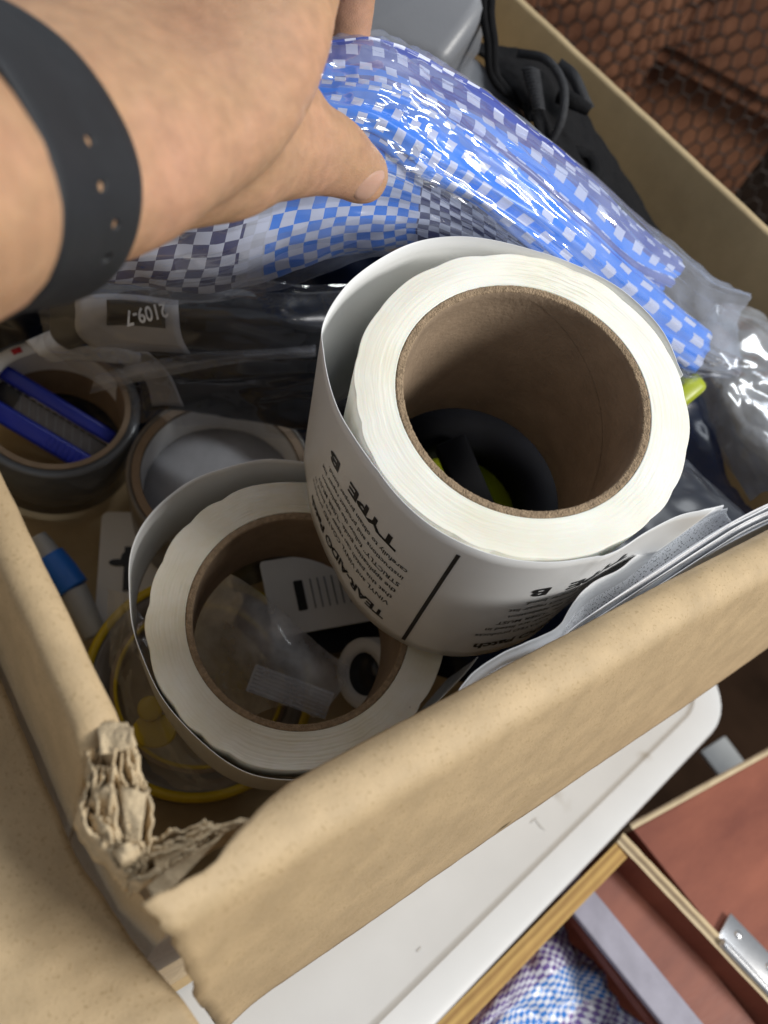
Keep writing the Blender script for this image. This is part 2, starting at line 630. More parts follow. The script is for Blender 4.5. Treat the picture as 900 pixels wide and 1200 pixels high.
def ply_mat(name, ax):
    """sawn plywood edge: thin pale and dark veneers"""
    m, nt, p = _nodes(name)
    N, L = nt.nodes, nt.links
    uv = N.new('ShaderNodeUVMap')
    sp = N.new('ShaderNodeSeparateXYZ')
    nz = N.new('ShaderNodeTexNoise')
    nz.inputs['Scale'].default_value = 90
    nz.inputs['Detail'].default_value = 5
    mp = N.new('ShaderNodeMapping')
    mp.inputs['Scale'].default_value = (0.25, 3.5, 1)
    L.new(uv.outputs[0], mp.inputs[0])
    L.new(mp.outputs[0], nz.inputs['Vector'])
    L.new(uv.outputs[0], sp.inputs[0])
    ml = N.new('ShaderNodeMath')
    ml.operation = 'MULTIPLY_ADD'
    ml.inputs[1].default_value = 1.0 / 0.012
    L.new(sp.outputs['Y'], ml.inputs[0])
    m2 = N.new('ShaderNodeMath')
    m2.operation = 'MULTIPLY'
    m2.inputs[1].default_value = 0.35
    L.new(nz.outputs['Fac'], m2.inputs[0])
    L.new(m2.outputs[0], ml.inputs[2])
    rp = N.new('ShaderNodeValToRGB')
    el = rp.color_ramp.elements
    cols = ax
    el[0].position, el[0].color = 0.0, (*cols[0], 1)
    el[1].position, el[1].color = 1.0, (*cols[-1], 1)
    for i in range(1, len(cols) - 1):
        e = el.new(i / (len(cols) - 1))
        e.color = (*cols[i], 1)
    L.new(ml.outputs[0], rp.inputs['Fac'])
    L.new(rp.outputs['Color'], p.inputs['Base Color'])
    p.inputs['Roughness'].default_value = 0.7
    b = N.new('ShaderNodeBump')
    b.inputs['Strength'].default_value = 0.5
    b.inputs['Distance'].default_value = 0.0008
    L.new(nz.outputs['Fac'], b.inputs['Height'])
    L.new(b.outputs['Normal'], p.inputs['Normal'])
    return m


M_ply = ply_mat('ply_edge', [(0.42, 0.24, 0.06), (0.50, 0.32, 0.10), (0.27, 0.14, 0.035), (0.52, 0.33, 0.10), (0.33, 0.18, 0.05), (0.48, 0.30, 0.09)])
M_ply2 = ply_mat('pale_ply_edge', [(0.55, 0.42, 0.24), (0.62, 0.5, 0.32), (0.14, 0.09, 0.05), (0.6, 0.47, 0.28), (0.55, 0.42, 0.25)])


def text_shape(s, size, bold=0.0, align='LEFT', sx=1.0):
    c = bpy.data.curves.new('lettering', 'FONT')
    c.body = s
    c.size = size
    c.offset = bold
    c.align_x = align
    c.resolution_u = 3
    o = bpy.data.objects.new('lettering', c)
    COL.objects.link(o)
    bpy.context.view_layer.update()
    dg = bpy.context.evaluated_depsgraph_get()
    ev = o.evaluated_get(dg)
    me = ev.to_mesh()
    vv = [(v.co.x * sx, v.co.y) for v in me.vertices]
    ff = [tuple(p.vertices) for p in me.polygons]
    ev.to_mesh_clear()
    bpy.data.objects.remove(o, do_unlink=True)
    bpy.data.curves.remove(c)
    return vv, ff


def lettering(name, items, fn, m, parent):
    """items: (text, size, x, y, bold, xscale); fn maps flat (x, y) on the label to the world"""
    V, Fc = [], []
    for it in items:
        s, size, x, y, bold, sx = it
        vv, ff = text_shape(s, size, bold, 'LEFT', sx)
        k = len(V)
        V += [fn(x + a, y + b) for a, b in vv]
        Fc += [tuple(i + k for i in f) for f in ff]
    return obj(name, V, Fc, m, parent, False)


# ================================================================ THE SETTING
def structure(o):
    o['kind'] = 'structure'
    return o


fl = obj('floor', [(-4, -4, -0.62), (5, -4, -0.62), (5, 5, -0.62), (-4, 5, -0.62)], [(0, 1, 2, 3)], M_dark, None, False)
structure(fl)

# ================================================================ CARDBOARD BOX
XL_in, XL_out = 0.0515, 0.0415
YF_in, YF_out = 0.0315, 0.0215
XR, YB, ZB = 0.492, 0.47, -0.24
box = thing('cardboard_box', 'open brown cardboard box with torn front corner, full of tapes and packets', 'box', (0.27, 0.25, ZB))


def wall_profile(inn, out, zb, nr=8, zt=0.0):
    """(horizontal, z) loop: inner face up, rounded lip, outer face down"""
    mid, hw = (inn + out) / 2, abs(inn - out) / 2
    sg = 1 if inn > out else -1
    pr = [(inn, zb), (inn, zb * 0.66), (inn, zb * 0.33), (inn, -0.02)]
    for i in range(nr + 1):
        th = PI * i / nr
        pr.append((mid + sg * hw * math.cos(th), zt - hw * 0.75 + math.sin(th) * hw * 0.75))
    pr += [(out, -0.02), (out, zb * 0.33), (out, zb * 0.66), (out, zb)]
    return pr


def wall(inn, out, axis, a0, a1, zt=0.0, n=60, m=None, rim=None, wv=0.25):
    pr = wall_profile(inn, out, ZB, 8, 0.0)
    g = []
    for i in range(n):
        f = i / (n - 1)
        s = a0 + (a1 - a0) * f
        row = []
        for (h, z) in pr:
            p = Vector((h, s, z)) if axis == 'Y' else Vector((s, h, z))
            k = max(0, 1 + z / 0.05)
            w = 0.0003 * fbm((s, h, 0), 30, 3) + 0.0002 * fbm((s * 1.0, z, 1), 120, 2)
            if z > -0.05:
                w += wv * 0.0018 * k * mnoise.noise(Vector((s * 14, 0.3, 7)))
            dz = (0.0004 * fbm((s, 2, 0), 40, 3) + (rim(s) if rim else 0)) * max(0, 1 + z / 0.08)
            if axis == 'Y':
                p.x += w
            else:
                p.y += w
            p.z += dz
            row.append(p)
        g.append(row)
    o = grid_obj('wall', g, m or M_card, box)
    # end caps
    bm = bmesh.new()
    bm.from_mesh(o.data)
    bm.verts.ensure_lookup_table()
    k = len(pr)
    bm.faces.new([bm.verts[i] for i in range(k)])
    bm.faces.new([bm.verts[(n - 1) * k + i] for i in range(k)][::-1])
    bmesh.ops.recalc_face_normals(bm, faces=bm.faces)
    bm.to_mesh(o.data)
    bm.free()
    return o


# the torn corner eats the last centimetres of both lips
wall(XL_in, XL_out, 'Y', 0.057, YB, n=140, rim=lambda s: -0.0 if s > 0.064 else -0.009 * ((0.064 - s) / 0.007) ** 1.5)
wall(YF_in - 0.0012, YF_out + 0.003, 'X', 0.070, XR, rim=lambda s: -0.0055 if s > 0.10 else -0.0055 - 0.010 * (0.10 - s) / 0.03)
wall(XR, XR + 0.007, 'Y', YF_out, YB, m=M_card_in, wv=0.3)
wall(YB, YB + 0.006, 'X', XL_out, XR + 0.006, m=M_card_in)
slab('base_panel', [(XL_out, YF_out, ZB + 0.004), (XR, YF_out, ZB + 0.004), (XR, YB, ZB + 0.004), (XL_out, YB, ZB + 0.004)], (0, 0, 1), 0.004, M_card_in, box)
# low stub of wall left under the torn corner
cn = [(XL_out, 0.068), (0.0438, 0.034), (0.048, 0.0225), (0.072, 0.0215), (0.072, 0.0275), (0.051, 0.029), (0.0475, 0.036), (0.0475, 0.068)]
V = []
for zz in (ZB, -0.016):
    for i, (x, y) in enumerate(cn):
        V.append((x, y, zz + (-0.008 + 0.004 * mnoise.noise(Vector((x * 200, y * 200, 1))) if zz > -0.1 else 0)))
k = len(cn)
recalc(obj('wall', V, [tuple(range(k))[::-1], tuple(range(k, 2 * k))] + [(i, (i + 1) % k, (i + 1) % k + k, i + k) for i in range(k)], M_card, box, False))

# front flap: folded out over the lip and hanging at a slope
def flap_edge_left(v):
    return 0.0378 + 0.0247 * v ** 1.15 + 0.0016 * mnoise.noise(Vector((v * 9, 3, 0))) + 0.0008 * mnoise.noise(Vector((v * 40, 3, 0)))


g = []
NU, NV = 150, 46
for j in range(NV):
    v = j / (NV - 1)
    row = []
    for i in range(NU):
        f = i / (NU - 1)
        x0 = flap_edge_left(v)
        x = x0 + (0.53 - x0) * f
        # arc over the lip, then down the slope
        R_, YC, ZC_ = 0.0062, 0.0264, -0.0042
        tq = min(1, max(0, (x - 0.046) / 0.040))
        tq = tq * tq * (3 - 2 * tq)
        A0, A1 = rad(8 - 83 * tq + 10 * mnoise.noise(Vector((x * 160, 0, 2))) * (1 - tq)), rad(72)
        if v < 0.22:
            ang = A0 + (A1 - A0) * v / 0.22
            y, z = YC - R_ * math.sin(ang), ZC_ + R_ * math.cos(ang)
        else:
            q = (v - 0.22) / 0.78
            y1, z1 = YC - R_ * math.sin(A1), ZC_ + R_ * math.cos(A1)
            low = -0.080 - 0.0014 * mnoise.noise(Vector((x * 9, 0, 4))) - 0.0006 * mnoise.noise(Vector((x * 90, 0, 4)))
            if 0.150 < x < 0.172:
                low -= 0.0035 * (x - 0.150) / 0.022
            if x > 0.30:
                low += 0.0055 * min(1, (x - 0.30) / 0.03) + 0.008 * min(1, max(0, (x - 0.33) / 0.06)) + 0.0012 * mnoise.noise(Vector((x * 150, 0, 4)))
            if x < 0.078:
                low -= 0.004 * (0.078 - x) / 0.012
            y = y1 + (0.0025 - y1) * q - 0.0012 * math.sin(q * PI)
            z = z1 + (low - z1) * q
        p = Vector((x, y, z))
        w = 0.0004 * fbm((x, z, 0), 16, 2) + 0.00012 * fbm((x, z, 3), 200, 2)
        sag = 0.0006 * mnoise.noise(Vector((x * 9, 0, 9)))
        p.y += w + sag * 0.5
        p.z += w * 0.6 + (0.0003 * fbm((x, 2, 0), 60, 3) if v < 0.3 else 0)
        # the torn end lifts and curls
        e = max(0, 1 - (x - x0) / 0.016)
        p.y -= 0.0022 * e * e * v
        p.z += 0.0015 * e * e * (1 - v)
        row.append(p)
    g.append(row)
flap = grid_obj('flap', g, M_card, box, th=0.0022, off=-1.0)

for (sx_, sy_, ex_, ey_, w_) in ((262, 1137, 284, 1126, 0.0004), (268, 1140, 290, 1131, 0.0003), (276, 1113, 279, 1111, 0.0005), (745, 803, 748, 802, 0.0004), (450, 1020, 453, 1019, 0.0004)):
    def on_flap(x, y):
        r = ray(x, y)
        best = None
        for row in g[12:]:
            for p in row[::2]:
                v = p - CAMLOC
                t = v.dot(r) / r.dot(r)
                d = (v - r * t).length
                if best is None or d < best[0]:
                    best = (d, p, t)
        return CAMLOC + r * (best[2] - 0.0012)
    a_, b_ = on_flap(sx_, sy_), on_flap(ex_, ey_)
    d_ = (b_ - a_).normalized()
    n_ = d_.cross((CAMLOC - a_).normalized()).normalized()
    obj('pencil_mark', [a_, (a_ + b_) / 2 - n_ * w_, b_, (a_ + b_) / 2 + n_ * w_], [(0, 1, 2, 3)], mat('graphite', (0.10, 0.085, 0.07), 0.6), flap, False)
# left flap: lies folded out, almost level
NU, NV = 320, 50
g = []
for j in range(NV):
    v = j / (NV - 1)
    row = []
    for i in range(NU):
        f = i / (NU - 1)
        y = -0.09 + (YB + 0.09) * f
        d = 0.30 * v ** 1.3
        xe = 0.0398 + max(0, 0.046 - y) * 0.22 + 0.0010 * mnoise.noise(Vector((y * 60, 1, 0)))
        x = xe - d
        z = -0.0440 + 0.0060 * (1 - math.exp(-d / 0.03)) - 0.12 * d + 0.00012 * math.sin(y * 2 * PI / 0.0075) + 0.0010 * fbm((x, y, 0), 14, 3)
        row.append(Vector((x, y, z)))
    g.append(row)
grid_obj('flap', g, M_card, box, th=0.0035, off=-1.0)


# torn corner: plies standing up out of the lips
def ribbon(pts, h, amp, freq, seed, lean=(0, 0, 0), n=90, nv=5):
    P_ = cat_rom(pts, n)
    g_ = []
    for j in range(nv):
        v = j / (nv - 1)
        row = []
        for i in range(n):
            f = i / (n - 1)
            p = P_[i].copy()
            t = (P_[min(i + 1, n - 1)] - P_[max(i - 1, 0)]).normalized()
            s = t.cross(Vector((0, 0, 1)))
            if s.length < 1e-4:
                s = Vector((1, 0, 0))
            s.normalize()
            p += s * amp * mnoise.noise(Vector((f * freq, seed * 3.1, v * 0.8))) * (0.4 + v)
            p += s * amp * 0.5 * mnoise.noise(Vector((f * freq * 3.2, seed * 1.7, v)))
            hh = h * (0.72 + 0.55 * mnoise.noise(Vector((f * freq * 1.3, seed, 5))) + 0.16 * mnoise.noise(Vector((f * 45, seed, 8))))
            p += Vector((0, 0, 1)) * (v - 1) * h * 1.3 + Vector((0, 0, 1)) * v * (hh - h) * 1.2 + Vector(lean) * v
            row.append(p)
        g_.append(row)
    return g_


rib_specs = []
for k_ in range(14):
    f = k_ / 13
    xo = 104 + f * 70
    rib_specs.append(([PZ(108 + f * 48, 872 - 14 * f, 0.0), PZ(xo + 1, 905, 0.001), PZ(xo - 6 * (1 - f) + 4 * f, 950, 0.001), PZ(140 + f * 30, 1000, -0.003), PZ(156 + f * 14, 1020, -0.006)],
                      0.011, 0.0017, 4.6, 10 + k_))
for k_ in range(6):
    f = k_ / 5
    rib_specs.append(([PZ(150 + 8 * f, 1000 + 30 * f, -0.006), PZ(185 + 4 * f, 975 + 40 * f, -0.003), PZ(232 + 6 * f, 962 + 26 * f, -0.002), PZ(285, 956 + 9 * f, -0.001), PZ(330 + 8 * f, 944 - 2 * f, 0.0005)],
                      0.010, 0.0014, 4.8, 30 + k_))
gs = [ribbon(p, h, a, fq, sd) for (p, h, a, fq, sd) in rib_specs]
te = grid_obj('torn_edge', gs[0], M_torn, box, th=0.0005)
for q in gs[1:]:
    grid_obj('torn_ply', q, M_torn, te, th=0.0006)
# loose scraps
def scrap(pix, zs, seed, curl=0.0):
    n = 12
    c = [sum(p[0] for p in pix) / 4, sum(p[1] for p in pix) / 4]
    rows = [[PZ(*pix[0], zs[0]), PZ((pix[0][0] + pix[1][0]) / 2, (pix[0][1] + pix[1][1]) / 2 - 3, (zs[0] + zs[1]) / 2 + curl), PZ(*pix[1], zs[1])],
            [PZ((pix[0][0] + pix[3][0]) / 2 + 2, (pix[0][1] + pix[3][1]) / 2, (zs[0] + zs[3]) / 2 + curl), PZ(*c, sum(zs) / 4 + curl), PZ((pix[1][0] + pix[2][0]) / 2, (pix[1][1] + pix[2][1]) / 2, (zs[1] + zs[2]) / 2 + curl)],
            [PZ(*pix[3], zs[3]), PZ((pix[2][0] + pix[3][0]) / 2, (pix[2][1] + pix[3][1]) / 2 + 3, (zs[2] + zs[3]) / 2), PZ(*pix[2], zs[2])]]
    g_ = loft_grid(rows, n, n)
    g_ = displace(g_, lambda u, v, p: 0.0012 * mnoise.noise(p * 240 + Vector((seed, 0, 0))))
    def kp(u, v):
        d = max(abs(u - .5), abs(v - .5)) * 2 + 0.25 * mnoise.noise(Vector((u * 5, v * 5, seed)))
        return d < 0.98
    return grid_obj('torn_ply', g_, M_torn, te, th=0.0006)


scrap([(106, 940), (132, 915), (142, 985), (128, 972)], [-0.004, 0.0, -0.004, -0.008], 1, 0.001)
scrap([(140, 925), (172, 930), (165, 985), (146, 985)], [0.0, 0.001, -0.003, -0.004], 2, 0.001)
scrap([(133, 1000), (158, 985), (166, 1000), (143, 1017)], [-0.006, -0.004, -0.004, -0.008], 3, 0.002)
scrap([(178, 1000), (225, 985), (218, 1008), (182, 1035)], [-0.008, -0.006, -0.008, -0.010], 4, 0.0)
scrap([(112, 850), (150, 846), (160, 872), (118, 884)], [-0.001, 0.001, 0.002, -0.001], 7, 0.001)
scrap([(140, 862), (155, 855), (160, 872), (143, 878)], [0.0, 0.002, 0.002, 0.0], 5, 0.001)
scrap([(172, 1040), (210, 1010), (262, 975), (180, 1062)], [-0.010, -0.006, -0.002, -0.012], 6, 0.0)

# ================================================================ TRAY, CRATE, BOARDS AROUND
ZT = -0.2415
e1, e2 = PZ(515, 1200, ZT), PZ(838, 858, ZT)
ed = (e2 - e1).normalized()
en = Vector((-ed.y, ed.x, 0))               # towards the box
if (Vector((0.27, 0.25, ZT)) - e1).dot(en) < 0:
    en = -en


def round_rect(o_, dx, dy, L0, L1, W, r, z, seg=8):
    pts = []
    for (cx, cy, a0) in ((L1 - r, r, -90), (L1 - r, W - r, 0), (L0 + r, W - r, 90), (L0 + r, r, 180)):
        for i in range(seg + 1):
            th = rad(a0 + 90 * i / seg)
            pts.append(o_ + dx * (cx + r * math.cos(th)) + dy * (cy + r * math.sin(th)) + Vector((0, 0, z)))
    return pts


Ltop = (e2 - e1).length
rings = []
for inset, z, r in ((0.045, 0.0, 0.02), (0.022, 0.0, 0.026), (0.0205, 0.0005, 0.027), (0.0185, 0.0022, 0.03), (0.005, 0.0028, 0.034), (0.0015, 0.0020, 0.036), (0.0, -0.002, 0.037), (0.0005, -0.018, 0.037), (0.003, -0.0185, 0.034)):
    rings.append(round_rect(e1 + en * inset, ed, en, -0.30 + inset, Ltop + 0.043 - inset, 0.46 - 2 * inset, r + 0.004, z - 0.0035))
V = [p for r_ in rings for p in r_]
k = len(rings[0])
Fc = [tuple(range(k))]
for j in range(len(rings) - 1):
    for i in range(k):
        Fc.append((j * k + i, j * k + (i + 1) % k, (j + 1) * k + (i + 1) % k, (j + 1) * k + i))
Fc.append(tuple((len(rings) - 1) * k + i for i in range(k))[::-1])
tr = recalc(obj('plastic_tray', V, Fc, M_tray, None, True, origin=tuple(e1 + en * 0.2)))
autosm(tr, 30)
tag(tr, 'white plastic tray lid with rounded corner lying under the cardboard box', 'tray')

random.seed(21)
for q, (mx_, my_, ln_) in enumerate(((625, 962, 14), (634, 968, 16), (492, 1112, 7))):
    p_ = PZ(mx_, my_, ZT - 0.0030)
    d_ = (ed * math.cos(q * 1.7) + en * math.sin(q * 1.7))
    n_ = Vector((-d_.y, d_.x, 0))
    w_ = 0.0004 + 0.0006 * random.random()
    L2_ = ln_ * 0.00022
    slab('scuff_mark', [p_ - d_ * L2_, p_ - n_ * w_ * .6, p_ + d_ * L2_ - n_ * w_, p_ + d_ * L2_ * 1.2, p_ + n_ * w_], (0, 0, 1), 0.0001, mat('scuff', (0.56, 0.55, 0.53), 0.6), tr)
# crate with two board walls, hinged lid
ZC = -0.268
pc = PZ(722, 988, ZC)
pa = PZ(490, 1222, ZC)
pb = PZ(915, 1192, ZC)
crate = thing('wooden_crate', 'open red brown plywood crate with steel hinge below the white tray', 'crate', (pc.x, pc.y - 0.1, -0.62))


def board(name, p0, p1, th, side, zt, zb, mface, medge, parent):
    """upright board along p0-p1; side = unit vector to which the thickness goes; top edge shows the plies"""
    p0, p1 = Vector((p0.x, p0.y, 0)), Vector((p1.x, p1.y, 0))
    q0, q1 = p0 + side * th, p1 + side * th
    n = 40
    V, Fc, fm, uvs = [], [], [], []
    L_ = (p1 - p0).length
    for i in range(n):
        f = i / (n - 1)
        for jj, (a, b, z) in enumerate(((p0, p1, zb), (p0, p1, zt), (q0, q1, zt), (q0, q1, zb))):
            p = a.lerp(b, f)
            p.z = z + (0.0005 * fbm((p.x, p.y, jj), 120, 3) if z == zt else 0)
            V.append(p)
            uvs.append((f * L_, 0.0 if jj < 2 else th))
    for i in range(n - 1):
        for jj in range(3):
            a = i * 4 + jj
            Fc.append((a, a + 1, a + 5, a + 4))
            fm.append(1 if jj == 1 else 0)
    Fc.append((0, 1, 2, 3)); fm.append(1)
    Fc.append(((n - 1) * 4, (n - 1) * 4 + 3, (n - 1) * 4 + 2, (n - 1) * 4 + 1)); fm.append(1)
    return recalc(obj(name, V, Fc, None, parent, False, uvs, mats=[mface, medge], fmat=fm))


d1 = (pa - pc); d1.z = 0; d1.normalize()
d2 = (pb - pc); d2.z = 0; d2.normalize()
inw1 = (d2 - d1 * d2.dot(d1)).normalized()
inw2 = (d1 - d2 * d1.dot(d2)).normalized()
board('panel', pc - d2 * 0 + d1 * 0.0, pa + d1 * 0.1, 0.0100, inw1, ZC, -0.55, M_wood, M_ply, crate)
board('panel', pc - d1 * 0.001, pb + d2 * 0.1, 0.0085, -inw2, ZC, -0.55, M_wood, M_ply2, crate)
slab('base_panel', [pc + Vector((0, 0, -0.275)), pa + d1 * .1 + Vector((0, 0, -0.275)), pa + d1 * .1 + d2 * .4 + Vector((0, 0, -0.275)), pc + d2 * .4 + Vector((0, 0, -0.275))], (0, 0, 1), 0.01, M_wood, crate)
# lid lying open beyond the wall
l0, l1, l2 = PZ(742, 972, ZC - 0.004), PZ(905, 882, ZC - 0.004), PZ(862, 1122, ZC - 0.004)
dl = (l2 - l0)
lid = slab('lid', [l0, l1 + (l1 - l0) * 0.8, l1 + (l1 - l0) * 0.8 + dl * 2.2, l0 + dl * 2.2], (0, 0, 1), 0.010, M_wood, crate, 0.0008)
ple = board('lid_edge', l0 + (l0 - l0), l1 + (l1 - l0) * 0.8, 0.004, Vector((-(l1 - l0).y, (l1 - l0).x, 0)).normalized() * (1 if Vector((-(l1 - l0).y, (l1 - l0).x, 0)).dot(dl) < 0 else -1), ZC - 0.0045, ZC - 0.013, M_wood, M_ply2, crate)
# hinge
hc = PZ(866, 1118, ZC - 0.002)
ax2 = d2
ay2 = Vector((-d2.y, d2.x, 0))
if ay2.dot(l1 - l0) < 0:
    ay2 = -ay2
hz = Vector((0, 0, 1))
hinge = box_obj('hinge', hc + ax2 * 0.010 + ay2 * 0.006 + hz * 0.0012, ax2, ay2, hz, 0.026, 0.010, 0.0009, M_steel, crate, 0.0006)
tube_obj('hinge_knuckle', [hc - ax2 * 0.014 - ay2 * 0.006 + hz * 0.003, hc + ax2 * 0.036 - ay2 * 0.006 + hz * 0.003], 0.0028, M_steel, hinge, seg=14)
for q in (-0.006, 0.018):
    sc_ = lathe('screw', hc + ax2 * q + ay2 * 0.008 + hz * 0.0021, ax2, ay2, hz, [(0.0001, 0.0013), (0.0012, 0.0012), (0.0024, 0.0006), (0.0028, 0.0)], M_steel, hinge, 20, closed=False)
# pale rail on the inner wall
rl0, rl1 = PZ(655, 1020, ZC - 0.013), PZ(850, 1260, ZC - 0.013)
rw = Vector((-(rl1 - rl0).y, (rl1 - rl0).x, 0)).normalized()
rail = slab('trim_strip', [rl0 - rw * 0.011, rl1 - rw * 0.011, rl1 + rw * 0.011, rl0 + rw * 0.011], (0, 0, 1), 0.004, mat('bluish_white_strip', (0.30, 0.29, 0.35), 0.35, 0.15, 40), crate, 0.0012)
# lower inner board behind the rail
iw = slab('panel', [PZ(640, 1035, ZC - 0.030), PZ(728, 1000, ZC - 0.018), PZ(955, 1290, ZC - 0.018), PZ(835, 1290, ZC - 0.030)], (0, 0, 1), 0.006, M_wood, crate)

# blue and lilac woven bag in the crate
bag2 = thing('woven_bag', 'crumpled lilac and blue chequered woven bag inside the wooden crate', 'bag', tuple(PZ(650, 1170, ZC - 0.10)))
rows = [[PZ(x, y, ZC + z) for x, y, z in r] for r in (
    [(540, 1215, -.06), (580, 1150, -.055), (625, 1092, -.05), (655, 1082, -.06), (675, 1100, -.07)],
    [(540, 1235, -.055), (590, 1180, -.045), (640, 1130, -.04), (680, 1120, -.05), (705, 1140, -.065)],
    [(550, 1270, -.06), (610, 1215, -.05), (660, 1170, -.045), (700, 1150, -.05), (730, 1175, -.07)],
    [(570, 1310, -.08), (630, 1270, -.07), (680, 1215, -.06), (730, 1190, -.065), (770, 1215, -.08)],
    [(600, 1350, -.12), (660, 1310, -.11), (720, 1265, -.10), (770, 1250, -.10), (800, 1265, -.115)])]
g = loft_grid(rows, 60, 60)
g = displace(g, lambda u, v, p: 0.006 * ridge(p, 22) + 0.002 * fbm(p, 90, 3))
grid_obj('fabric', g, W_bag, bag2, th=0.0008)

# dim clutter on the floor by the tray corner
gs_ = slab('metal_strip', [PZ(822, 880, -0.40), PZ(850, 862, -0.40), PZ(905, 935, -0.40), PZ(880, 955, -0.40)], (0, 0, 1), 0.004, M_grey_lt, None, 0.001)
tag(gs_, 'grey metal strip on the dark floor beyond the white tray corner', 'metal strip')

# brown boards standing beyond the box, with netting
def facing(p0, p1, zt, zb, th, name, m, parent, off=0.0):
    p0, p1 = Vector((p0.x, p0.y, 0)), Vector((p1.x, p1.y, 0))
    d = (p1 - p0).normalized()
    nrm = Vector((d.y, -d.x, 0))
    if nrm.dot(Vector((0, 0, 0)) - p0) < 0:
        nrm = -nrm
    p0, p1 = p0 - nrm * off, p1 - nrm * off
    q = [Vector((p0.x, p0.y, zt)), Vector((p1.x, p1.y, zt)), Vector((p1.x, p1.y, zb)), Vector((p0.x, p0.y, zb))]
    return slab(name, q, nrm, th, m, parent, 0.0012), nrm


bl = PT(560, -60, 0.86)
bm_ = PT(775, 60, 0.90)
br = PT(1010, 60, 0.86)
screen = thing('board_screen', 'reddish brown wooden boards standing behind the black netting', 'boards', (bm_.x, bm_.y, -0.62))
_, n1 = facing(bl, bm_, 0.45, -0.60, 0.014, 'panel', M_wood2, screen)
_, n2 = facing(bm_, br, 0.45, PT(850, 108, 0.87).z, 0.014, 'panel', M_wood2, screen)
facing(bm_, br, 0.0, -0.60, 0.014, 'panel', M_wood2, screen, 0.05)
facing(bm_ - (br - bm_) * 0.3, br + (br - bm_), PT(850, 108, 0.87).z - 0.002, PT(850, 108, 0.87).z - 0.02, 0.05, 'shelf_edge', M_wood2, screen, 0.012)

# the net: hexagonal mesh of knotted cord hung in folds before the boards
def net_surface(a, b):
    """a across in metres, b down in metres"""
    W_ = 0.62
    top = (bl + (bm_ - bl).normalized() * 0.0)
    l1_ = (bm_ - bl).length
    d1_ = Vector(((bm_ - bl).x, (bm_ - bl).y, 0)).normalized()
    d2_ = Vector(((br - bm_).x, (br - bm_).y, 0)).normalized()
    s = a
    if s < l1_:
        p = Vector((bl.x, bl.y, 0)) + d1_ * s
        nn = n1
    else:
        p = Vector((bm_.x, bm_.y, 0)) + d2_ * (s - l1_)
        nn = n2
    blend = max(0, 1 - abs(s - l1_) / 0.03)
    nn = (n1 * (1 - (s > l1_)) + n2 * (s > l1_))
    p = p + (nn.lerp((n1 + n2) * 0.5, blend)).normalized() * (0.010 + 0.006 * math.sin(s * 38 + 1 + b * 3) + 0.004 * mnoise.noise(Vector((s * 20, b * 20, 0))))
    p.z = 0.28 - b + 0.004 * mnoise.noise(Vector((s * 12, b * 12, 5)))
    return p


V, Fc = [], []
cw, ch = 0.0140, 0.0215
edges_ = set()
nodes_ = {}


def nkey(x, y):
    return (round(x * 1e4), round(y * 1e4))


NC, NR = 46, 30
for c in range(NC):
    for r_ in range(NR):
        x = c * cw
        y = r_ * ch * 1.0 + (ch * 0.5 if c % 2 else 0)
        # hexagon corners round (x, y)
        cs = [(x - cw * .66, y), (x - cw * .34, y - ch * .5), (x + cw * .34, y - ch * .5), (x + cw * .66, y), (x + cw * .34, y + ch * .5), (x - cw * .34, y + ch * .5)]
        for i in range(6):
            a, b = cs[i], cs[(i + 1) % 6]
            ka, kb = nkey(*a), nkey(*b)
            nodes_[ka], nodes_[kb] = a, b
            edges_.add((min(ka, kb), max(ka, kb)))
for ka, kb in edges_:
    a, b = nodes_[ka], nodes_[kb]
    p, q = net_surface(*a), net_surface(*b)
    d = (q - p)
    if d.length < 1e-5:
        continue
    d.normalize()
    s1 = d.orthogonal().normalized()
    s2 = d.cross(s1)
    base = len(V)
    for pt in (p - d * 0.0006, q + d * 0.0006):
        for th in range(4):
            V.append(pt + (s1 * math.cos(th * PI / 2) + s2 * math.sin(th * PI / 2)) * 0.0012)
    for th in range(4):
        t2 = (th + 1) % 4
        Fc.append((base + th, base + t2, base + 4 + t2, base + 4 + th))
net = obj('net', V, Fc, M_net, None, True, origin=(bm_.x, bm_.y, -0.2))
tag(net, 'black hexagonal mesh netting hung in folds over the brown boards', 'net')

# ================================================================ TAPE ROLLS
def roll_frame(px, py, t, nx, ny, scale=1.0):
    t *= scale
    C = PT(px, py, t)
    n = w_of(Vector((nx, ny, math.sqrt(1 - nx * nx - ny * ny))))
    a, b, n = frame_of(n, w_of(Vector((1, 0, 0))))
    return C, a, b, n


def on_plane(x, y, C, n, off=0.0):
    r = ray(x, y)
    t = (C + n * off - CAMLOC).dot(n) / r.dot(n)
    return CAMLOC + r * t


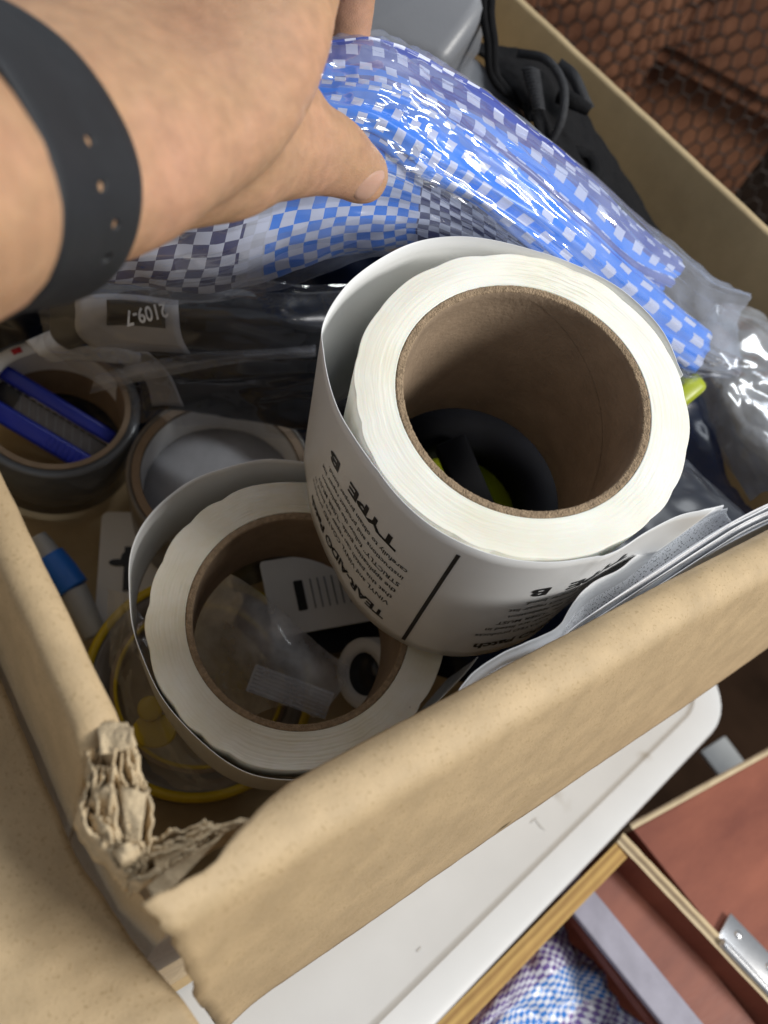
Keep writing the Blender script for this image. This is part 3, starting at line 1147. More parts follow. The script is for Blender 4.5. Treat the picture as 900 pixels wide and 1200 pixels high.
def make_roll(name, label, C, a, b, n, rci, rco, rw, L_, mw, facets, seed, rgh=1.0):
    root = thing(name, label, 'tape roll', tuple(C + n * L_), 'rolls of white patch tape')
    # cardboard core with rough cut edge
    pr = [(rci, 0.0004), (rci + 0.0005, 0.0), (rci + 0.0011, 0.0002), (rci + 0.0017, -0.0001), (rco - 0.0002, 0.0), (rco, 0.0005),
          (rco, L_ - .001), (rco - .0003, L_), (rci + .0003, L_), (rci, L_ - .001)] + [(rci, L_ * q) for q in (0.8, 0.6, 0.4, 0.2, 0.05)]

    def f_core(r, h, th, q):
        if h < 0.001:
            h += 0.00028 * mnoise.noise(Vector((math.cos(th) * 60, math.sin(th) * 60, q * 3.3 + seed)))
            r += 0.00022 * mnoise.noise(Vector((math.cos(th) * 45, math.sin(th) * 45, q * 2.1 + seed)))
        return r, h
    core = lathe('core', C, a, b, n, pr, M_core, root, 300, fn=f_core)
    core.data.materials.append(M_core_edge)
    kk = len(pr)
    for i, p in enumerate(core.data.polygons):
        if i % kk in (0, 1, 2, 3, 4):
            p.material_index = 1
    # seam of the spirally wound core board
    V, Fc = [], []
    for i in range(90):
        f = i / 89
        th = 3.9 + seed + f * 3.4
        h = 0.004 + f * (L_ - 0.008)
        d = a * math.cos(th) + b * math.sin(th)
        for q in (0, 1):
            V.append(C + d * (rci - 0.00012 + 0.00010 * q) + n * (h + 0.0005 * q))
    for i in range(89):
        Fc.append((2 * i, 2 * i + 1, 2 * i + 3, 2 * i + 2))
    obj('core_seam', V, Fc, M_core, core, True)
    # wound layers: every ring of the face sits a little proud or shy
    NRG = 46
    pr = []
    for q in range(NRG + 1):
        pr.append((rco + 0.00005 + (rw - rco) * q / NRG, 0.0))
    pr += [(rw, L_ * 0.5), (rw, L_), (rco + 0.0001, L_), (rco + .0001, L_ * .5)]
    offs = [random.uniform(-1, 1) for _ in range(NRG + 1)]

    def f_w(r, h, th, q):
        if q <= NRG:
            f = q / NRG
            amp = 0.22 + 1.0 * rgh * max(0, mnoise.noise(Vector((math.cos(th) * 1.3, math.sin(th) * 1.3, seed + 2.2))))
            h += 0.00011 * amp * offs[q] + 0.00016 * amp * mnoise.noise(Vector((math.cos(th) * 9, math.sin(th) * 9, q * 1.9 + seed)))
            h += 0.0005 * mnoise.noise(Vector((math.cos(th) * 1.6, math.sin(th) * 1.6, f * 1.2 + seed)))
        if r > rco + 0.001:
            f = (r - rco) / (rw - rco)
            r += facets * f * (abs(math.cos((th * 19 + 9 * mnoise.noise(Vector((math.cos(th) * 1.4, math.sin(th) * 1.4, seed)))) / 2)) - 0.6)
            r += 0.0007 * f * mnoise.noise(Vector((math.cos(th) * 3, math.sin(th) * 3, seed + 9)))
        return r, h
    lathe('tape_winding', C, a, b, n, pr, mw, root, 320, fn=f_w)
    return root


def make_strip(root, C, a, b, n, pix, L_, tail_from=None, nU=220, nV=16, mwob=0.0, zoff=0.0, rmin=0.0, flare=0.0, fdir=None):
    """outer turn of release paper standing off the roll; pix = its lip in the picture, unwound in order"""
    lip = [on_plane(x, y, C, n, zoff) for x, y in pix]
    lp = cat_rom(lip, nU)
    # arc length table
    s = [0.0]
    for i in range(nU - 1):
        s.append(s[-1] + (lp[i + 1] - lp[i]).length)
    g_ = []
    for j in range(nV):
        v = j / (nV - 1)
        row = []
        for i in range(nU):
            p = lp[i] + n * (L_ * v)
            d = (p - C) - n * (p - C).dot(n)
            dist = d.length
            d.normalize()
            if dist < rmin:
                p += d * (rmin - dist)
            p += d * (0.0002 if dist < rmin + 0.0005 else 1.0) * 1.0 * (0.0006 * mnoise.noise(Vector((s[i] * 30, v * 2, 4))) + mwob * math.sin(s[i] * 190) * (1 - v) * 0.5)
            if flare:
                p += d * flare * v ** 1.25 * max(0, d.dot(fdir)) ** 2
            p += n * (0.0003 * mnoise.noise(Vector((s[i] * 60, 8, 2)))) * (1 - v)
            row.append(p)
        g_.append(row)
    return g_, s


def strip_map(g_, s, out=0.00025, C=None, n=None):
    nv, nu = len(g_), len(g_[0])
    tot = s[-1]

    def fn(ss, v):
        """ss arc length along the strip, v 0..1 from lip to foot"""
        ss = min(max(ss, 0), tot - 1e-6)
        lo = 0
        hi = nu - 1
        while hi - lo > 1:
            mid = (lo + hi) // 2
            if s[mid] <= ss:
                lo = mid
            else:
                hi = mid
        fu = (ss - s[lo]) / max(1e-9, s[lo + 1] - s[lo])
        fv = min(max(v, 0), 1) * (nv - 1)
        j = min(int(fv), nv - 2)
        fv -= j
        p = (g_[j][lo] * (1 - fu) + g_[j][lo + 1] * fu) * (1 - fv) + (g_[j + 1][lo] * (1 - fu) + g_[j + 1][lo + 1] * fu) * fv
        t = g_[j][lo + 1] - g_[j][lo]
        nn = t.cross(n).normalized()
        if nn.dot(p - C) < 0:
            nn = -nn
        return p + nn * out
    return fn


# ---- upper roll
C1, a1, b1, nn1 = roll_frame(615.9, 463.2, 0.2593, -0.1486, 0.3636)
L1 = 0.0797
roll1 = make_roll('patch_tape_roll', 'upper clean white patch tape roll with printed label strip, standing on the other roll', C1, a1, b1, nn1, 0.038, 0.0405, 0.0528, L1, M_wind, 0.0005, 1.0, 1.7)
lip1 = [(838, 596), (800, 603), (762, 622), (722, 645), (680, 655), (637, 655), (594, 643), (527, 611), (478, 581), (441, 549), (411, 507), (393, 470), (380, 415), (380, 376), (411, 327), (466, 293), (521, 278), (576, 281), (643, 298), (704, 325), (745, 352), (777, 390), (800, 440)]
g1, s1 = make_strip(roll1, C1, a1, b1, nn1, lip1, L1 + 0.009, mwob=0.0002, rmin=0.0538, flare=0.009, fdir=(w_of(Vector((-0.25, 0.93, -0.3)))).normalized())
strip1 = grid_obj('label_strip', g1, M_strip, roll1, th=0.00022)
map1 = strip_map(g1, s1, 0.0003, C1, nn1)
# arc length of the separator line
def s_at(px, py, C, n, lip_pts, s):
    q = on_plane(px, py, C, n)
    best = min(range(len(lip_pts)), key=lambda i: (lip_pts[i] - q).length)
    return s[best]


s_sep = s_at(556, 622, C1, nn1, g1[0], s1)
V, Fc = [], []
for i in range(24):
    v = 0.085 + 0.875 * i / 23
    V += [map1(s_sep - 0.0006, v), map1(s_sep + 0.0006, v)]
for i in range(23):
    Fc.append((2 * i, 2 * i + 1, 2 * i + 3, 2 * i + 2))
obj('print_line', V, Fc, M_ink, strip1, False)
LABEL = [('TEAR-AID\u00ae Patch', 0.0066, 0.000, 0.0130, 0.00022, 1.0),
         ('VINYL and VINYL COATED products', 0.00355, 0.0008, 0.0225, 0.00003, 0.92),
         ('that this patch can repair are listed in', 0.00355, 0.0008, 0.0278, 0.00003, 0.92),
         ('the application guide. \u201cUSER MUST', 0.00355, 0.0008, 0.0331, 0.00003, 0.92),
         ('STRICTLY\u201d follow the application', 0.00355, 0.0008, 0.0384, 0.00003, 0.92),
         ('instructions and product repair list', 0.00355, 0.0008, 0.0437, 0.00003, 0.92),
         ('carefully to obtain proper bond.', 0.00355, 0.0008, 0.0490, 0.00003, 0.92),
         ('TYPE  B', 0.0082, 0.007, 0.0590, 0.00028, 1.35)]


def label_at(s0, mapping, L_, sgn=1, scale=1.0):
    def fn(x, y):
        # x runs along the strip, y down the label from its foot towards the lip
        return mapping(s0 + sgn * x * scale, 1.0 - y / L_)
    items = []
    for (t, sz, x, y, bo, sx) in LABEL:
        items.append((t, sz, x, -y, bo, sx))
    return items, (lambda x, y: fn(x, -y))


it, fn = label_at(s_sep + 0.0085, map1, L1, 1)
lettering('lettering', it, fn, M_ink, strip1)
it, fn = label_at(s_sep - 0.0085 - 0.062, map1, L1, 1)
lettering('lettering', it, fn, M_ink, strip1)

# ---- lower roll
SC2 = 1.05
C2, a2, b2, nn2 = roll_frame(352.4, 722.5, 0.3043, -0.1996, 0.3766, SC2)
L2 = 0.0444 * SC2
roll2 = make_roll('patch_tape_roll.001', 'lower yellowed patch tape roll with dirty edges, leaning near the torn corner', C2, a2, b2, nn2, 0.038 * SC2, 0.0405 * SC2, 0.0535 * SC2, L2, M_wind_old, 0.0009, 4.0, 1.9)
lip2 = [(560, 770), (535, 800), (500, 838), (455, 880), (400, 905), (345, 915), (290, 905), (235, 870), (190, 815), (165, 765), (152, 715), (150, 665), (163, 625), (190, 588), (235, 558), (290, 541), (340, 540), (400, 548), (460, 575), (520, 640)]
g2, s2 = make_strip(roll2, C2, a2, b2, nn2, lip2, L2, mwob=0.0005, rmin=0.0537 * SC2)
grid_obj('label_strip', g2, M_strip, roll2, th=0.00025)

# ---- packing tape roll with the knife in it
def small_roll(name, label, px, py, t, nx, ny, ri, rm, ro, L_, m_out, m_mid, m_in, seg=120):
    C, a, b, n = roll_frame(px, py, t, nx, ny)
    root = thing(name, label, 'tape roll', tuple(C + n * L_))
    lathe('core', C, a, b, n, [(ri, 0.0), (rm, 0.0), (rm, L_), (ri, L_)], m_in, root, seg)
    autosm(root.children[0], 40)
    lathe('tape_winding', C, a, b, n, [(rm + .0001, 0.0006), (ro - .001, 0.0003), (ro, 0.0012), (ro, L_ - .001), (ro - .001, L_), (rm + .0001, L_)], m_out, root, seg)
    return root, C, a, b, n


r3, C3, a3, b3, n3 = small_roll('packing_tape_roll', 'smoky packing tape roll with a white inner label and a blue knife lying in it', 64, 474, 0.445, -0.30, 0.42, 0.0355, 0.0385, 0.0435, 0.045, M_cleartape, M_core, M_core)
# white paper label inside the core with a red mark
def inner_band(name, C, a, b, n, r, h0, h1, t0, t1, m, parent, seg=40):
    V, Fc = [], []
    for i in range(seg + 1):
        th = t0 + (t1 - t0) * i / seg
        d = a * math.cos(th) + b * math.sin(th)
        V += [C + d * r + n * h0, C + d * r + n * h1]
    for i in range(seg):
        Fc.append((2 * i, 2 * i + 1, 2 * i + 3, 2 * i + 2))
    return obj(name, V, Fc, m, parent)


inner_band('paper_label', C3, a3, b3, n3, 0.0352, 0.001, 0.020, rad(120), rad(325), M_whitecard, r3)
inner_band('red_mark', C3, a3, b3, n3, 0.0350, 0.004, 0.010, rad(198), rad(208), M_red, r3, 8)

def face_band(name, C, a, b, n, r0, r1, h, t0, t1, m, parent, seg=40):
    V, Fc = [], []
    for i in range(seg + 1):
        th = t0 + (t1 - t0) * i / seg
        d = a * math.cos(th) + b * math.sin(th)
        w_ = 0.0004 * mnoise.noise(Vector((th * 6, 2, 0)))
        V += [C + d * (r0 + w_) + n * h, C + d * ((r0 + r1) / 2) + n * (h - 0.0004), C + d * (r1 + w_) + n * h]
    for i in range(seg):
        for q in (0, 1):
            Fc.append((3 * i + q, 3 * i + q + 1, 3 * i + q + 4, 3 * i + q + 3))
    return solid(obj(name, V, Fc, m, parent), 0.0002)


face_band('paper_label', C3, a3, b3, n3, 0.0325, 0.0405, -0.0008, rad(150), rad(285), M_whitecard, r3)
face_band('red_mark', C3, a3, b3, n3, 0.0350, 0.0385, -0.0018, rad(226), rad(234), M_red, r3, 8)
for q in range(5):
    face_band('printed_rule', C3, a3, b3, n3, 0.0350, 0.0362, -0.0016, rad(200 - q * 9), rad(206 - q * 9), M_grey, r3, 6)
# blue box cutter
kn = thing('box_cutter', 'blue snap blade box cutter lying inside the smoky tape roll', 'knife', tuple(PT(60, 490, 0.47)))
k0, k1 = PT(-30, 440, 0.452), PT(122, 532, 0.475)
kd = (k1 - k0).normalized()
kv = (CAMLOC - (k0 + k1) / 2)
kv = (kv - kd * kv.dot(kd)).normalized()
ks = kd.cross(kv)
Lk = (k1 - k0).length
mid = (k0 + k1) / 2
for sgn, wid in ((1, 0.0052), (-1, 0.0040)):
    box_obj('handle', mid + ks * (0.0098 * sgn), kd, ks, kv, Lk / 2, wid, 0.006, M_blue, kn, 0.002)
hnd = kn.children[0]
for q in range(9):
    box_obj('grip_rib', mid + ks * 0.0098 + kd * (0.010 + q * 0.0030) + kv * 0.0060, kd, ks, kv, 0.0008, 0.0040, 0.0007, M_blue, hnd, 0.0003)
box_obj('blade_track', mid - kv * 0.0015, kd, ks, kv, Lk / 2, 0.0056, 0.0018, M_blackp, kn, 0.0005)
bld = box_obj('blade', mid + kd * 0.012 + kv * 0.0012, kd, ks, kv, Lk / 2 * 0.66, 0.0044, 0.0005, mat('dark_steel', (0.12, 0.12, 0.13), 0.4, 0.1, 200, metal=0.8), kn)
for q in range(9):
    dd = (ks + kd * 0.55).normalized()
    box_obj('score_line', mid + kd * (-0.012 + q * 0.0052) + kv * 0.0018, dd, dd.cross(kv), kv, 0.0040, 0.00018, 0.0002, M_grey, bld)
for q in range(14):
    box_obj('track_tooth', mid - kd * 0.03 + kd * (q * 0.0042) - ks * 0.0052 + kv * 0.0030, kd, ks, kv, 0.0006, 0.0005, 0.0004, M_grey, kn)

# ---- tan masking tape roll
r4, C4, a4, b4, n4 = small_roll('masking_tape_roll', 'brown edged tape roll with white inside, between the knife and the patch tape rolls', 260, 552, 0.432, -0.18, 0.46, 0.0405, 0.0445, 0.0475, 0.046, M_tapegrey, M_core, M_core)
inner_band('paper_lining', C4, a4, b4, n4, 0.0402, 0.002, 0.0445, 0, 2 * PI, M_whitecard, r4, 80)
lathe('shaded_wall_disc', C4, a4, b4, n4, [(0.0001, 0.024), (0.020, 0.0245), (0.0400, 0.022), (0.0400, 0.026), (0.0001, 0.026)], mat('shaded_wall_grey', (0.42, 0.42, 0.44), 0.5, 0.12, 50), r4, 60, closed=False, fn=lambda r, h, th, q: (r, h + 0.0015 * mnoise.noise(Vector((r * 60 * math.cos(th), r * 60 * math.sin(th), 3)))))  # added grey disc, its tone standing in for the dimmer far inner wall

# ---- yellow edged tape roll beneath the lower roll
r5, C5, a5, b5, n5 = small_roll('yellow_tape_roll', 'yellow edged tape roll lying under the lower patch tape roll', 236, 800, 0.415, -0.25, 0.42, 0.0405, 0.0430, 0.0545, 0.028, M_tapegrey, M_core, M_core)
lathe('yellow_edge', C5, a5, b5, n5, [(0.0518, -0.0006), (0.0560, -0.0006), (0.0560, 0.005), (0.0545, 0.0055), (0.0518, 0.0)], M_yellow, r5, 100)
lathe('yellow_edge', C5, a5, b5, n5, [(0.0395, -0.0008), (0.0412, -0.0008), (0.0412, 0.003), (0.0395, 0.003)], M_yellow, r5, 100)

# ---- yellow clip beside it (two joined discs)
yc = thing('yellow_clip', 'small yellow plastic clip seen through film beside the lower tape roll', 'clip', tuple(PT(182, 855, 0.385)))
rows = []
V, Fc = [], []
ya, yb_, yn = frame_of(w_of(Vector((-.2, .4, .9))), w_of(Vector((1, 0, 0))))
yo = PT(181, 856, 0.372)
yo2 = PT(176, 830, 0.372)
lathe('clip_body', yo, ya, yb_, -yn, [(0.0001, 0.0008), (0.0075, 0.0008), (0.0085, 0.0002), (0.0085, -0.0012), (0.0001, -0.0012)], M_yellow, yc, 36, closed=False, fn=lambda r, h, th, q: (r * (1 + 0.12 * math.cos(2 * th)), h))
lathe('clip_loop', yo2, ya, yb_, -yn, [(0.0001, 0.0010), (0.0046, 0.0010), (0.0055, 0.0004), (0.0055, -0.0010), (0.0001, -0.0010)], M_yellow, yc, 32, closed=False)

# ================================================================ SMALL THINGS ON THE BOX FLOOR
# blue capped marker
mk = thing('marker_pen', 'blue capped clear marker pen standing against the left wall of the box', 'pen', tuple(PT(90, 720, 0.43)))
m0, m1, m2, m3 = PT(44, 628, 0.425), PT(58, 652, 0.425), PT(86, 690, 0.425), PT(112, 745, 0.425)
tube_obj('cap', [m1, m1.lerp(m2, .5), m2], [0.0076, 0.0082, 0.0082], M_cyan, mk, seg=24)
tube_obj('barrel', [m2, m2.lerp(m3, .5), m3], [0.0066, 0.0064, 0.0058], M_grey_lt, mk, seg=24)
tube_obj('clip', [m0, m0.lerp(m1, .5), m1], [0.0042, 0.0055, 0.006], M_grey_lt, mk, seg=16)

# white backing card with hanging hole
def card_plane(px, py, t, nx, ny, rot):
    C, a, b, n = roll_frame(px, py, t, nx, ny)
    ca, sa = math.cos(rot), math.sin(rot)
    return C, a * ca + b * sa, b * ca - a * sa, n


Cc, ca_, cb_, cn_ = card_plane(157, 668, 0.455, -0.2, 0.40, rad(-4))


def rr2(w, h, r, seg=6):
    out = []
    for (x, y, a0) in ((w - r, h - r, 0), (-w + r, h - r, 90), (-w + r, -h + r, 180), (w - r, -h + r, 270)):
        for i in range(seg + 1):
            th = rad(a0 + 90 * i / seg)
            out.append((x + r * math.cos(th), y + r * math.sin(th)))
    return out


bc = slab('backing_card', [Cc + ca_ * x + cb_ * y for x, y in rr2(0.0185, 0.034, 0.004)], -cn_, 0.0008, M_whitecard)
tag(bc, 'white product card with a black hanging hole beside the lower tape roll', 'card')
hole = [(-0.004 + 0.0032 * math.cos(t_ * PI / 9), -0.006 + 0.0045 * math.sin(t_ * PI / 9)) for t_ in range(18)]
slab('hanging_hole', [Cc + ca_ * (x) + cb_ * y - cn_ * 0.0008 for x, y in hole], -cn_, 0.0004, M_ink, bc)
slab('hanging_hole', [Cc + ca_ * (x - 0.0035) + cb_ * (y * 1.0) - cn_ * 0.0010 for x, y in [(0.0047 * math.cos(t_ * PI / 6) - .005, 0.002 * math.sin(t_ * PI / 6) - 0.004) for t_ in range(12)]], -cn_, 0.0004, M_ink, bc)
slab('hanging_hole', [Cc + ca_ * (x - 0.0035) + cb_ * y - cn_ * 0.0012 for x, y in [(-.0018, -.013), (.0018, -.013), (.0018, .012), (-.0018, .012)]], -cn_, 0.0004, M_ink, bc)

# white printed card seen through the lower roll
Cc, ca_, cb_, cn_ = card_plane(385, 690, 0.405, -0.2, 0.42, rad(-14))
wc = slab('slotted_card', [Cc + ca_ * x + cb_ * y for x, y in rr2(0.030, 0.019, 0.002)], -cn_, 0.0012, M_whitecard)
tag(wc, 'white card with a black slot seen through the lower tape roll', 'card')
slab('slot', [Cc + ca_ * (x - 0.014) + cb_ * (y + .001) - cn_ * .0006 for x, y in rr2(0.0022, 0.0075, 0.0006)], -cn_, 0.0006, M_ink, wc)
for q in range(6):
    slab('printed_rule', [Cc + ca_ * (x - 0.008 + q * 0.0035) + cb_ * (y + .001) - cn_ * .0006 for x, y in rr2(0.0003, 0.0075, 0.0001, 1)], -cn_, 0.0005, M_grey, wc)
Cc, ca_, cb_, cn_ = card_plane(398, 735, 0.415, -0.2, 0.42, rad(-14))
bk = slab('black_package', [Cc + ca_ * x + cb_ * y for x, y in rr2(0.034, 0.012, 0.003)], -cn_, 0.012, M_blackp, None, 0.001)
tag(bk, 'flat black packet just below the white slotted card', 'packet')

# small white roll seen in the lower right of the hole
Cs, as_, bs_, ns_ = roll_frame(425, 790, 0.385, 0.62, 0.10)
wr = thing('thread_seal_roll', 'small white tape spool with dark centre inside the lower tape roll', 'spool', tuple(Cs))
lathe('winding', Cs, as_, bs_, ns_, [(0.010, 0.0), (0.0155, 0.0), (0.0165, 0.001), (0.0165, 0.030), (0.010, 0.030)], M_whitecard, wr, 60)
lathe('spool', Cs, as_, bs_, ns_, [(0.0001, 0.002), (0.0098, 0.002), (0.0098, 0.028), (0.0001, 0.028)], M_blackp, wr, 40, closed=False)

# zip bag in the lower roll
zb = thing('zip_bag', 'clear zip bag with ribbed seal inside the lower tape roll', 'bag', tuple(PT(310, 760, 0.39)))
rows = [[PT(x, y, t) for x, y, t in r] for r in (
    [(205, 690, .40), (255, 670, .385), (300, 690, .372), (350, 735, .368), (410, 780, .375)],
    [(200, 750, .395), (255, 735, .372), (300, 745, .36), (345, 765, .36), (405, 800, .37)],
    [(205, 810, .39), (260, 790, .375), (300, 790, .362), (335, 795, .36), (385, 825, .368)],
    [(230, 870, .39), (275, 850, .38), (310, 835, .37), (340, 830, .368), (368, 842, .372)])]
g = loft_grid(rows, 60, 50)
g = displace(g, lambda u, v, p: 0.0018 * ridge(p, 26) + 0.0006 * fbm(p, 90, 3))
grid_obj('film', g, F_zip, zb)
rows = [[PT(x, y, t) for x, y, t in r] for r in (
    [(125, 690, .395), (150, 700, .385), (175, 740, .378), (190, 790, .37)],
    [(130, 780, .385), (155, 780, .370), (185, 810, .363), (215, 850, .362)],
    [(165, 870, .372), (185, 880, .362), (215, 890, .358), (260, 905, .36)],
    [(178, 905, .372), (205, 925, .366), (240, 930, .362), (300, 930, .365)])]
g = loft_grid(rows, 50, 50)
g = displace(g, lambda u, v, p: 0.0020 * ridge(p, 40) + 0.001 * fbm(p, 90, 3))
grid_obj('film', g, film('thin_bag_film', (0.92, 0.93, 0.94), 0.05, 0.1, 1.0), zb)
# the seal: a stiff strip with several ribs
z0, z1 = PT(300, 778, 0.350), PT(392, 812, 0.352)
zd = (z1 - z0).normalized()
zn = (CAMLOC - z0).normalized()
zs = zd.cross(zn).normalized()
if zs.dot(PT(300, 800, .35) - z0) < 0:
    zs = -zs
rows = [[z0 + zs * w_ + zd * (f * (z1 - z0).length) for f in (0, .33, .66, 1)] for w_ in (0, 0.004, 0.008, 0.0115)]
g = loft_grid(rows, 24, 12)
sl = grid_obj('seal_strip', g, film('seal_film', (0.85, 0.86, 0.9), 0.32, 0.14, 1.0, (0.75, 0.77, 0.82)), zb)
for q in range(7):
    v_, f_ = tube('rib', [z0 + zs * (0.001 + q * 0.0016) + zn * .0006 + zd * 0.001, z1 + zs * (0.001 + q * 0.0016) + zn * .0006 - zd * .001], 0.00022, None, seg=6, n=10)
    obj('rib', v_, f_, F_zip, sl)

M_matblack = mat('matt_black', (0.006, 0.006, 0.008), 0.7, 0.2, 60, spec=0.15)
# tape measure glimpsed through the upper roll
Ct, at_, bt_, nt_ = roll_frame(543, 585, 0.376, -0.1486, 0.3636)
tm = thing('tape_measure', 'black and yellow tape measure seen down the hollow of the upper roll', 'tape measure', tuple(Ct))
lathe('rim', Ct, at_, bt_, nt_, [(0.029, 0.0), (0.043, -0.006), (0.048, 0.0), (0.048, 0.03), (0.029, 0.03)], M_matblack, tm, 80)
lathe('face', Ct, at_, bt_, nt_, [(0.0001, 0.016), (0.026, 0.016), (0.029, 0.018)], M_lime, tm, 60, closed=False)
q0 = PT(545, 560, 0.380)
qd = (PT(560, 595, .380) - q0).normalized()
box_obj('belt_clip', q0, qd, qd.cross(nt_), nt_, 0.018, 0.008, 0.003, M_matblack, tm, 0.0015)

# lime tool end by the right of the roll
lt = box_obj('tool_handle', PT(806, 458, 0.395), w_of(Vector((.75, -.6, .2))).normalized(), w_of(Vector((.6, .75, .1))).normalized(), w_of(Vector((0, 0, -1))), 0.009, 0.005, 0.004, M_lime, None, 0.003)
tag(lt, 'lime yellow plastic tool end between the white roll and the blue tarp', 'tool')

# ================================================================ BLACK AND CLEAR PACKETS IN THE MIDDLE
pk = thing('blister_pack', 'black and white blister packet printed 2109-7 under clear film', 'packet', tuple(PT(180, 400, 0.42)))
rows = [[PT(x, y, t) for x, y, t in r] for r in (
    [(60, 330, .375), (140, 325, .37), (220, 335, .37), (320, 345, .375), (420, 340, .39)],
    [(60, 365, .37), (140, 360, .365), (220, 368, .365), (320, 375, .372), (420, 380, .39)],
    [(70, 400, .385), (145, 395, .38), (225, 400, .378), (320, 405, .385), (420, 410, .40)],
    [(158, 440, .42), (185, 436, .41), (245, 438, .405), (330, 445, .41), (420, 450, .42)],
    [(170, 480, .445), (200, 478, .435), (260, 485, .43), (340, 500, .43), (420, 510, .44)])]
gp = loft_grid(rows, 80, 60)
grid_obj('backing', displace(gp, lambda u, v, p: 0.0010 * fbm(p, 40, 3)), M_blackp, pk, th=0.003)
def pack_patch(u0, u1, v0, v1, m, name, lift, skew=0.0):
    nu, nv = 14, 12
    g_ = []
    for j in range(nv):
        row = []
        for i in range(nu):
            v = v0 + (v1 - v0) * j / (nv - 1)
            u = u0 + (u1 - u0) * i / (nu - 1) + skew * (j / (nv - 1))
            fu, fv = u * 79, v * 59
            a, b = min(int(fu), 78), min(int(fv), 58)
            p = gp[b][a].lerp(gp[b][a + 1], fu - a).lerp(gp[b + 1][a].lerp(gp[b + 1][a + 1], fu - a), fv - b)
            row.append(p + (CAMLOC - p).normalized() * lift)
        g_.append(row)
    return g_


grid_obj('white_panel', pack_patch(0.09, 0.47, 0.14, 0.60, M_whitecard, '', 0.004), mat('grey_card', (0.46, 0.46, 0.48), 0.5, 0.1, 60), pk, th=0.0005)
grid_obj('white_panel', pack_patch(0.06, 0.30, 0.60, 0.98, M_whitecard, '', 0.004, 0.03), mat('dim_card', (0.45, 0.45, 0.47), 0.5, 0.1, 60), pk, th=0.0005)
bp = grid_obj('black_panel', pack_patch(0.205, 0.42, 0.19, 0.40, M_blackp, '', 0.0055), M_blackp, pk, th=0.0006)
# number, printed upside down
t0_, t1_, tq = PT(194, 354, 0.3585), PT(135, 368, 0.3585), PT(191, 377, 0.3585)
tx = (t1_ - t0_)
tl = tx.length
tx.normalize()
ty = (t0_ - tq)
ty = (ty - tx * ty.dot(tx)).normalized()
tz = (CAMLOC - t0_).normalized()
lettering('lettering', [('2109-7', 0.0092, 0.0, 0.0, 0.00018, 0.70)], lambda x, y: t0_ + tx * x - ty * y + tz * 0.0002, M_white_print, bp)
# clear film over the packet
gf = loft_grid(rows, 110, 80)
FILMF = lambda u, v, p: 0.0075 + 0.0030 * (1 - 2.2 * abs(mnoise.noise(Vector((u * 3, v * 5, 1))))) + 0.0005 * (1 - 2 * abs(mnoise.noise(Vector((u * 9, v * 12, 4))))) + 0.001 * fbm(p, 30, 2)
gf = displace(gf, lambda u, v, p: -FILMF(u, v, p))
if (gf[40][50] - CAMLOC).length > (gp[30][36] - CAMLOC).length:
    gf = displace(loft_grid(rows, 110, 80), FILMF)
grid_obj('film', gf, F_clear, pk)
# milky strip added along the film, its pale colour standing in for a highlight streak
st = [[PT(x, y, t) for x, y, t in r] for r in (
    [(105, 462, .392), (160, 448, .388), (220, 436, .385), (290, 424, .385), (370, 418, .39)],
    [(108, 452, .388), (160, 438, .384), (220, 426, .381), (290, 416, .381), (370, 410, .386)],
    [(112, 440, .39), (165, 425, .386), (222, 415, .384), (290, 406, .386), (370, 400, .39)])]
grid_obj('highlight_strip', loft_grid(st, 40, 14), film('highlight_film', (0.85, 0.86, 0.9), 0.22, 0.10, 1.0, (0.8, 0.83, 0.9), cap=0.5), pk)

# clear round blister lens lying over the tape roll
ln_rows = [[PT(x, y, t) for x, y, t in r] for r in (
    [(30, 400, .40), (70, 385, .395), (120, 385, .39), (160, 400, .39)],
    [(45, 415, .395), (80, 405, .388), (125, 405, .385), (165, 415, .388)],
    [(60, 425, .40), (90, 422, .395), (130, 425, .39), (165, 428, .392)])]
cl = grid_obj('clear_lid', loft_grid(ln_rows, 30, 20), F_zip, None, th=0.0006, origin=tuple(PT(100, 405, .395)))
tag(cl, 'smoky clear plastic lid piece over the top of the packing tape roll', 'lid')

# dark navy plastic sack filling the middle of the box
rows = [[PT(x, y, t) for x, y, t in r] for r in (
    [(-40, 300, .40), (120, 300, .40), (300, 290, .40), (480, 300, .42), (640, 330, .44), (800, 420, .50)],
    [(-40, 400, .47), (120, 420, .47), (300, 400, .45), (450, 400, .44), (640, 420, .45), (830, 480, .50)],
    [(60, 470, .51), (200, 480, .50), (330, 480, .48), (480, 500, .46), (660, 540, .46), (860, 560, .48)],
    [(280, 600, .50), (340, 590, .49), (420, 600, .48), (540, 640, .46), (700, 650, .42), (900, 620, .42)],
    [(330, 760, .48), (380, 770, .47), (470, 780, .44), (580, 800, .40), (740, 740, .385), (900, 690, .40)])]
g = loft_grid(rows, 90, 70)
g = displace(g, lambda u, v, p: 0.006 * ridge(p, 16) + 0.002 * fbm(p, 60, 3))
ns = grid_obj('plastic_sack', g, M_navy, None, th=0.0015, origin=tuple(PT(500, 480, 0.46)))
tag(ns, 'dark navy plastic sack lying under the tape rolls in the box', 'sack')

# ================================================================ BLUE TARP PACKET
tp = thing('folded_tarp', 'folded blue and white chequered woven tarp in a clear plastic wrapper', 'tarp', tuple(PT(560, 260, 0.34)))
